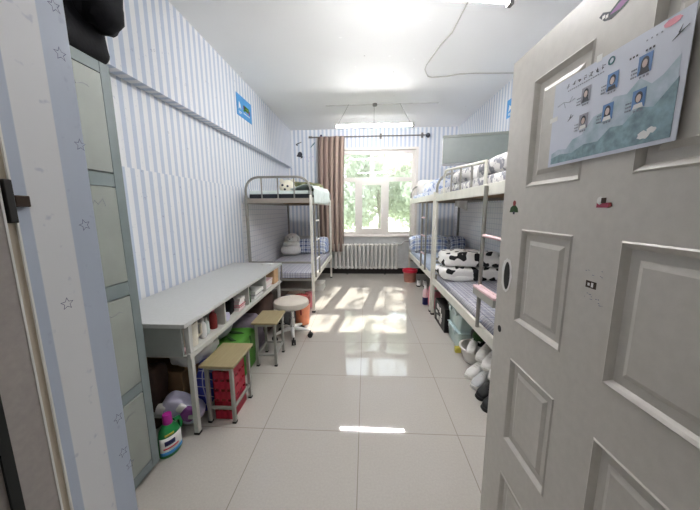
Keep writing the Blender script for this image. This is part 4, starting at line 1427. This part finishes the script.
# rumpled bedding on the upper right bunks
solo(MB().soft((1.36, 3.06, 1.68), (0.80, 0.80, 0.20), 0.6, 0.5, 50, 24, 0.045, 7, 3), 'quilt', M['floral'], 'rumpled grey floral quilt behind the guard rail of the right bunk', 'quilt', (1.36, 3.06, 1.6))
solo(MB().soft((1.30, 2.20, 1.665), (0.78, 0.82, 0.17), 0.5, 0.45, 50, 26, 0.03, 6, 8), 'quilt', M['floral'], 'thick grey floral quilt heap on the upper right bunk beside the door', 'quilt', (1.30, 2.20, 1.6))
solo(MB().soft((1.22, 4.35, 1.67), (0.62, 0.9, 0.20), 0.55, 0.5, 50, 24, 0.045, 7, 13), 'quilt', M['floral_blue'], 'rumpled blue white quilt on the upper right bunk nearest the window', 'quilt', (1.22, 4.35, 1.6))
solo(MB().soft((1.16, 5.10, 1.72), (0.50, 0.36, 0.28), 0.5, 0.5, 34, 20, 0.02, 7, 5, Rot(8, 0, 0)), 'pillow', M['greywhite'], 'pale grey pillow propped at the window end of the upper right bunk', 'pillow', (1.16, 5.1, 1.6))
solo(MB().grid(lambda s, t: Vector((1.12 + 0.15 * s, 3.665 + 0.008 * sin(s * 14) * t, 1.50 - (0.10 + 0.06 * s) * t)), 22, 10), 'towel', M['white_cloth'], 'small white cloth hanging between the two right bunks under the upper rail', 'cloth', (1.2, 3.66, 1.3), solid=0.006)

# ------------------------------------------------------------------ under the right beds
fb = T('fabric_box', 'black and white printed box under the right bunk beside the bed post', 'box', (1.0, 3.24, 0))
wb(MB().box(0.872, 1.16, 3.02, 3.46, 0, 0.27), 'body', M['black'], fb, bevel=0.004)
mb = MB()
rnd = random.Random(3)
for k in range(9):
    y, z = rnd.uniform(3.06, 3.38), rnd.uniform(0.04, 0.20)
    mb.box(0.869, 0.873, y, y + rnd.uniform(0.03, 0.08), z, z + rnd.uniform(0.02, 0.06))
wb(mb, 'print', M['greywhite'], fb)


def storage_box(x0, x1, y0, y1, z0, h, label):
    t = T('storage_box', label, 'box', ((x0 + x1) / 2, (y0 + y1) / 2, z0), 'mint plastic storage boxes')
    rings = []
    for zz, k in ((0, 0.93), (h * 0.05, 0.95), (h * 0.86, 1.0), (h * 0.88, 1.02)):
        hx, hy = (x1 - x0) / 2 * k, (y1 - y0) / 2 * k
        cx, cy = (x0 + x1) / 2, (y0 + y1) / 2
        r_ = min(hx, hy) * 0.18
        ring = []
        for qx, qy, a0 in ((1, 1, 0), (-1, 1, 90), (-1, -1, 180), (1, -1, 270)):
            for j in range(5):
                a = radians(a0 + 22.5 * j)
                ring.append(Vector((cx + qx * (hx - r_) + r_ * cos(a), cy + qy * (hy - r_) + r_ * sin(a), z0 + zz)))
        rings.append(ring)
    wb(MB().loft(rings), 'tub', M['mint'], t, angle=30)
    wb(MB().box(x0 - 0.006, x1 + 0.006, y0 - 0.006, y1 + 0.006, z0 + h * 0.87, z0 + h * 0.93).box(x0 + 0.02, x1 - 0.02, y0 + 0.02, y1 - 0.02, z0 + h * 0.93, z0 + h), 'lid', M['mint_clear'], t, bevel=0.006)
    for yy in (y0 + (y1 - y0) * 0.28, y0 + (y1 - y0) * 0.72):
        wb(MB().box(x0 - 0.016, x0 - 0.002, yy - 0.03, yy + 0.03, z0 + h * 0.72, z0 + h * 0.95), 'clip', M['mint_clear'], t, bevel=0.003)
    return t


storage_box(0.895, 1.28, 2.62, 2.98, 0, 0.19, 'mint plastic storage box on the floor under the right bunk')
storage_box(0.895, 1.28, 2.62, 2.98, 0.192, 0.19, 'mint plastic storage box stacked on another under the right bunk')
solo(MB().box(0.858, 0.915, 2.572, 2.612, 0, 0.06), 'sponge', M['yellow'], 'yellow green sponge on the floor next to the mint boxes', 'sponge', (0.885, 2.59, 0), bevel=0.008)
bs = T('basin', 'white plastic basin under the right bunk holding a dark helmet', 'basin', (1.01, 2.445, 0))
wb(MB().lathe([(0.10, 0), (0.11, 0.004), (0.148, 0.125), (0.16, 0.13), (0.16, 0.136), (0.143, 0.135), (0.108, 0.014), (0.02, 0.012)], (1.01, 2.445, 0), 36), 'bowl', M['greywhite'], bs)
hm = T('helmet', 'dark green black helmet resting in the white basin under the right bunk', 'helmet', (1.04, 2.43, 0.14))
wb(MB().soft((1.06, 2.47, 0.225), (0.20, 0.20, 0.19), 0.9, 0.9, 28, 18), 'shell', M['black'], hm)
wb(MB().soft((0.985, 2.375, 0.265), (0.10, 0.10, 0.10), 0.9, 0.9, 18, 12), 'vent', M['dkgreen'], hm)
wb(MB().tube([(0.945, 2.40, 0.16), (0.925, 2.405, 0.215), (0.945, 2.37, 0.25), (0.98, 2.325, 0.23)], 0.007, 8), 'strap', M['white'], hm)


def shoe(loc, rz, upper, sole, label, group, size=1.0, cat='shoe'):
    """toe points to local -x"""
    t = thing('shoe', label, cat, loc, rz, group)
    def ring(x, wdt, z0, z1, n=16, sq=0.75):
        r_ = []
        for j in range(n):
            a = 2 * pi * j / n
            cx, sx_ = cos(a), sin(a)
            r_.append(Vector((x, math.copysign(abs(cx) ** sq, cx) * wdt / 2, (z0 + z1) / 2 + math.copysign(abs(sx_) ** sq, sx_) * (z1 - z0) / 2)) * size)
        return r_
    prof = ((-0.138, 0.03, 0.016, 0.03), (-0.128, 0.066, 0.012, 0.048), (-0.10, 0.088, 0.012, 0.060), (-0.06, 0.094, 0.012, 0.072), (-0.01, 0.086, 0.012, 0.092), (0.03, 0.076, 0.012, 0.105), (0.08, 0.070, 0.012, 0.108), (0.115, 0.064, 0.012, 0.112), (0.13, 0.045, 0.014, 0.106), (0.136, 0.02, 0.03, 0.09))
    MB().loft([ring(*p) for p in prof]).build('upper', upper, t, angle=60)
    sp_ = ((-0.146, 0.03), (-0.136, 0.072), (-0.10, 0.098), (-0.06, 0.103), (0.0, 0.092), (0.06, 0.082), (0.11, 0.076), (0.136, 0.05), (0.144, 0.02))
    MB().loft([ring(x, wv, 0.0, 0.026, 16, 0.45) for x, wv in sp_]).build('sole', sole, t, angle=60)
    op = MB().soft((0.062 * size, 0, 0.1065 * size), (0.105 * size, 0.056 * size, 0.018 * size), 0.8, 0.9, 20, 8)
    op.build('opening', M['lining'], t)
    lc = MB()
    for k in range(4):
        x, z = (-0.055 + 0.02 * k) * size, (0.0745 + 0.0075 * k) * size
        lc.tube([(x, -0.026 * size, z - 0.008 * size), (x + 0.004, 0, z + 0.001), (x, 0.026 * size, z - 0.008 * size)], 0.0035 * size, 6)
    lc.build('laces', sole, t)
    return t


SHG = 'shoes under the right bunk'
s_a = shoe((0.945, 2.105, 0), 33, M['shoe_grey'], M['shoe_sole'], 'grey white sneaker on the floor next to the black shoes', SHG)
s_w = shoe((0.95, 2.235, 0.0), 30, M['shoe_white'], M['shoe_sole'], 'white sneaker on the floor between the grey sneaker and the white basin', SHG)
s_b = shoe((0.935, 1.975, 0), 32, M['shoe_black'], M['shoe_black'], 'black shoe on the floor beside the grey white sneaker', SHG)
dup(s_b, (0.93, 1.85, 0), 30, 'black shoe nearest the white door under the right bunk')
rk = T('shoe_rack', 'low grey wire shoe rack under the right bunk', 'shoe rack', (1.16, 2.02, 0))
mb = MB()
for x in (0.95, 1.02, 1.10, 1.20, 1.32):
    mb.cyl((x, 1.72, 0.165), (x, 2.27, 0.165), 0.005, None, 8)
for y in (1.72, 2.27):
    mb.tube([(1.10, y, 0.0), (1.09, y, 0.13), (0.95, y, 0.165), (1.33, y, 0.165), (1.33, y, 0)], 0.006, 8)
wb(mb, 'frame', M['steel'], rk)
dup(s_w, (0.995, 2.215, 0.171), 44, 'white sneaker on the wire rack nearest the white basin')
dup(s_w, (0.99, 2.085, 0.171), 42, 'white sneaker on the wire rack, middle one of the three there')
dup(s_w, (0.985, 1.955, 0.171), 44, 'white sneaker on the wire rack nearest the white door')
shoe((0.945, 2.385, 0.137), 58, M['shoe_white'], M['shoe_sole'], 'white sneaker lying on the rim of the white basin beside the helmet', SHG, 0.8)

rbin = T('waste_bin', 'brown bin with bright red rim against the wall by the radiator', 'bin', (0.84, 5.32, 0))
wb(MB().lathe([(0.10, 0), (0.108, 0.004), (0.125, 0.19), (0.127, 0.195)], (0.845, 5.32, 0), 28), 'body', M['brown'], rbin)
wb(MB().lathe([(0.128, 0.185), (0.142, 0.20), (0.142, 0.235), (0.13, 0.24), (0.122, 0.20)], (0.845, 5.32, 0), 28), 'rim', M['red'], rbin)
ws1 = shoe((0.965, 5.05, 0), 78, M['shoe_white'], M['shoe_black'], 'white shoe beside the red rimmed bin, closer to the wall', 'white shoes by the waste bin', 0.8)
dup(ws1, (1.07, 5.03, 0), 82, 'white shoe beside the red rimmed bin, farther under the bed')
hb = T('bottle', 'pale bottle with navy base on the floor beside the right bed post', 'bottle', (0.81, 3.74, 0))
wb(MB().lathe([(0.05, 0), (0.055, 0.005), (0.055, 0.15), (0.05, 0.16)], (0.81, 3.74, 0), 20), 'base', M['navy'], hb)
wb(MB().lathe([(0.05, 0.155), (0.054, 0.16), (0.054, 0.29), (0.03, 0.34), (0.025, 0.36)], (0.81, 3.74, 0), 20), 'body', M['palepink'], hb)
wb(MB().lathe([(0.03, 0.35), (0.03, 0.395), (0.02, 0.40)], (0.81, 3.74, 0), 18), 'cap', M['white'], hb)
hb.scale = (0.75, 0.75, 0.68)
hb.location = (0.865, 4.0, 0)
solo(MB().soft((0.955, 3.85, 0.16), (0.15, 0.16, 0.32), 0.5, 0.5, 26, 18, 0.012, 9, 4), 'bag', M['pink'], 'red pink bag on the floor behind the right bed post', 'bag', (0.955, 3.80, 0))

# ------------------------------------------------------------------ wall cabinet
cb = thing('wall_cabinet', 'grey steel cabinet with white side hung above the right bunks', 'cabinet', (0.99, 3.88, 1.94), -13)
CW = 0.86
MB().box(0, CW, 0.0, 0.21, 0, 0.34).build('body', M['pvc'], cb, bevel=0.003)
MB().box(0.004, CW, -0.016, 0.0, 0.0, 0.315).build('door', M['cabinet_grey'], cb, bevel=0.003)
MB().box(-0.002, CW, -0.02, 0.0, 0.317, 0.345).build('top_lip', M['locker'], cb, bevel=0.003)

# ------------------------------------------------------------------ radiator
rd = T('radiator', 'white column radiator below the window', 'radiator', (0.0, 5.90, 0.12))
for k in range(16):
    x = -0.63 + 0.0845 * k
    s = MB()
    for y in (5.86, 5.93):
        s.soft((x, y, 0.39), (0.046, 0.04, 0.53), 0.25, 0.8, 14, 16)
    s.soft((x, 5.895, 0.63), (0.074, 0.11, 0.055), 0.6, 0.6, 16, 10).soft((x, 5.895, 0.15), (0.074, 0.11, 0.055), 0.6, 0.6, 16, 10)
    wb(s, 'section', M['radiator'], rd)
wb(MB().cyl((-0.67, 5.895, 0.63), (0.67, 5.895, 0.63), 0.014).cyl((-0.67, 5.895, 0.15), (0.67, 5.895, 0.15), 0.014), 'header_pipe', M['radiator'], rd)
wb(MB().box(-0.40, -0.38, 5.88, 5.91, 0, 0.13).box(0.40, 0.42, 5.88, 5.91, 0, 0.13), 'foot', M['black'], rd)
hp = MB().tube([(0.672, 5.895, 0.63), (0.75, 5.9, 0.64), (0.80, 5.93, 0.70), (1.2, 5.95, 0.71), (1.80, 5.95, 0.71)], 0.014, 10)
solo(hp, 'heating_pipe', M['pipe'], 'grey heating pipe running from the radiator to the right wall', 'pipe', (1.2, 5.94, 0.6))
solo(MB().tube([(-0.672, 5.895, 0.63), (-0.78, 5.93, 0.66), (-0.85, 5.955, 0.70), (-1.58, 5.955, 0.71)], 0.014, 10), 'heating_pipe', M['pipe'], 'grey heating pipe running behind the curtain to the left wall', 'pipe', (-1.2, 5.94, 0.6))

# ------------------------------------------------------------------ curtain
rod = T('curtain_rod', 'dark curtain rod above the window with round finial', 'curtain rod', (0, 5.90, 2.795))
wb(MB().cyl((-1.13, 5.90, 2.795), (1.19, 5.90, 2.795), 0.010, None, 12), 'rod', M['wire'], rod)
wb(MB().soft((1.215, 5.90, 2.79), (0.085, 0.085, 0.085), 1, 1, 20, 14), 'finial', M['ink'], rod)
wb(MB().box(-1.135, -1.07, 5.88, 5.92, 2.782, 2.81), 'finial', M['wire'], rod)
for x in (-0.90, 0.30, 1.12):
    wb(MB().box(x - 0.012, x + 0.012, 5.89, 5.99, 2.785, 2.81).box(x - 0.02, x + 0.02, 5.98, 5.99, 2.76, 2.86), 'bracket', M['wire'] if x > -0.8 else M['navy'], rod)


def cur(s, t):
    w_ = 0.53 + 0.03 * (1 - t) ** 3
    x = -0.965 + w_ * s - 0.02 * sin(pi * t) * (1 - s)
    amp = 0.048 * (0.75 + 0.25 * t)
    ph = s * 2 * pi * 5.5 + 0.5 * sin(t * 3 + s * 5)
    y = 5.865 + amp * sin(ph) + 0.012 * sin(ph * 0.37 + 2) - 0.02 * t * s
    return Vector((x + 0.012 * cos(ph), y, 2.79 - (2.79 - 0.50) * t))


mbc = MB().grid(cur, 130, 26)
cu = T('curtain', 'brown striped curtain gathered at the left of the window', 'curtain', (-0.7, 5.87, 0.5))
o = wb(mbc, 'fabric', M['curtain'], cu, fix=False)
uvl = o.data.uv_layers.new(name='UVMap')
for poly in o.data.polygons:
    for li in poly.loop_indices:
        vi = o.data.loops[li].vertex_index
        uvl.data[li].uv = ((vi % 131) / 130, (vi // 131) / 26)
sm_ = o.modifiers.new('solid', 'SOLIDIFY')
sm_.thickness = 0.003

# ------------------------------------------------------------------ ceiling fittings
def tube_light(y, x0, label, z=2.64, lit=None):
    t = T('tube_light', label, 'light', (x0 + 0.61, y, z), 'hanging fluorescent tube lights')
    wb(MB().box(x0, x0 + 1.22, y - 0.045, y + 0.045, z + 0.018, z + 0.034), 'light_shield', M['white'], t, bevel=0.004)  # added plate above the tube, keeps its light off the ceiling
    for x in (x0, x0 + 1.19):
        wb(MB().box(x, x + 0.03, y - 0.02, y + 0.02, z - 0.025, z + 0.02), 'socket', M['wire'] if x > x0 else M['white'], t, bevel=0.003)
    wb(MB().cyl((x0 + 0.03, y, z), (x0 + 1.19, y, z), 0.012, None, 14), 'tube', lit or M['tube'], t)
    for xa, xb in ((x0 + 0.05, x0 + 0.22), (x0 + 1.17, x0 + 1.0)):
        wb(MB().cyl((xa, y, z + 0.034), (xb, y, ZC), 0.0025, None, 6), 'hanging_wire', M['wire'], t)
    wb(MB().cyl((x0 + 0.61, y, z + 0.034), (x0 + 0.61, y, ZC), 0.0025, None, 6), 'power_wire', M['wire'], t)
    return t


tube_light(4.66, -0.482, 'lit fluorescent tube hung by wires near the window end', 2.64, M['tube_far'])
t2 = tube_light(2.10, -0.295, 'lit fluorescent tube cut by the top edge of the photograph')
t2.location = (t2.location.x, 1.955, t2.location.z)
t2.rotation_euler = (0, 0, radians(9.3))
cd = T('ceiling_shadow_strip', 'thin grey strip put in for a soft shadow line, with round box, on the ceiling above the far tube light', 'shadow_strip', (0.14, 4.60, ZC))
wb(MB().box(-0.62, 1.10, 4.66, 4.675, ZC - 0.010, ZC), 'shadow_strip', M['shadow_strip'], cd)  # strip takes the place of a soft shadow line on the ceiling
wb(MB().cyl((0.139, 4.655, ZC - 0.03), (0.139, 4.655, ZC), 0.035, None, 20), 'junction_box', M['wire'], cd)
pts = [(0.80, 2.45), (0.794, 2.56), (0.787, 2.926), (0.731, 3.129), (0.700, 3.35), (0.677, 3.50), (0.680, 3.60), (0.702, 3.67), (0.75, 3.78), (0.81, 3.815), (0.987, 3.80), (1.12, 3.75), (1.295, 3.742), (1.55, 3.76), (1.826, 3.77)]
solo(MB().tube([(x, y, ZC - 0.006) for x, y in pts], 0.006, 8), 'ceiling_cable', M['cable'], 'pale cable curving across the ceiling to the right wall', 'cable', (0.9, 3.6, ZC))

# ------------------------------------------------------------------ signs and wall stickers
def sign(x, y0, y1, z0, z1, label, face):
    t = T('sign', label, 'sign', (x, (y0 + y1) / 2, (z0 + z1) / 2))
    s = face
    X0, X1 = (x, x + s * 0.006)
    wb(MB().box(X0, X1, y0, y1, z0, z1), 'board', M['signblue'], t)
    mb = MB()
    W, Hh = y1 - y0, z1 - z0
    f = (lambda u, v, q: (X1 + s * q, y0 + u * W, z0 + v * Hh)) if s > 0 else (lambda u, v, q: (X1 + s * q, y1 - u * W, z0 + v * Hh))
    for mt_, polys in ((M['white'], [[(0.10, 0.30), (0.19, 0.42), (0.27, 0.34), (0.22, 0.55), (0.14, 0.68), (0.12, 0.52)], rect(0.10, 0.30, 0.18, 0.22), rect(0.10, 0.24, 0.11, 0.14)]),
                       (M['lime'], [rect(0.45, 0.80, 0.42, 0.66), rect(0.40, 0.52, 0.36, 0.44)]), (M['yellow'], [rect(0.55, 0.72, 0.50, 0.58)]),
                       (M['purple'], [rect(0.40, 0.52, 0.46, 0.62), rect(0.78, 0.88, 0.36, 0.56)]), (M['pink'], [rect(0.6, 0.66, 0.38, 0.46)]), (M['white'], [rect(0.42, 0.85, 0.24, 0.28)])):
        mb = MB()
        for p_ in polys:
            mb.prism(p_, 0, 0.001, f)
        wb(mb, 'print', mt_, t, smooth=False)
    return t


sign(-1.52, 3.49, 3.925, 2.49, 2.735, 'blue notice board with green and white print high on the left beam', 1)
sign(XR, 3.55, 4.02, 2.51, 2.73, 'blue notice board high on the right wall, partly behind the door', -1)


def wsticker(polys, mat, label, x, z):
    mb = MB()
    for p_ in polys:
        mb.prism(p_, 0, 0.0015, lambda u, v, q: (x + u, YB - q, z + v))
    return solo(mb, 'wall_sticker', mat, label, 'sticker', (x, YB, z), 'stickers on the back wall', smooth=False)


wsticker([[(-0.06, -0.02), (0.05, 0.03), (0.06, 0.045), (-0.02, 0.02), (-0.065, 0.0)], [(-0.05, -0.03), (-0.02, -0.03), (-0.03, -0.01), (-0.055, -0.01)]], M['ink'], 'small dark slanted sticker on the back wall left of the curtain rod', -1.36, 2.69)
wsticker([[(-0.05, -0.06), (-0.02, -0.03), (0.03, 0.02), (0.05, 0.06), (0.0, 0.02), (-0.05, -0.04)]], M['teal'], 'small teal slanted sticker just under the curtain rod end', -1.07, 2.67)
wsticker([ring_poly(0, 0.03, 0.05, 0.055, 18), [(-0.075, 0.0), (-0.03, -0.02), (-0.045, 0.04)], [(0.01, -0.05), (0.05, -0.035), (0.06, 0.0), (0.02, -0.01)]], M['ink'], 'round dark sticker on the back wall above the left bunk', -1.345, 2.455)
wsticker([ring_poly(0.07 * cos(a) + 0.02, 0.07 * sin(a), 0.014, 0.014, 10) for a in (0.3, 1.3, 2.3, 3.4, 4.4, 5.4)] + [ring_poly(0.02, 0, 0.012, 0.012, 10), ring_poly(-0.09, 0.01, 0.01, 0.02, 10), ring_poly(0.13, -0.04, 0.012, 0.018, 10)], M['lavender'], 'pale flower shaped sticker on the back wall beside the curtain', -1.17, 2.42)
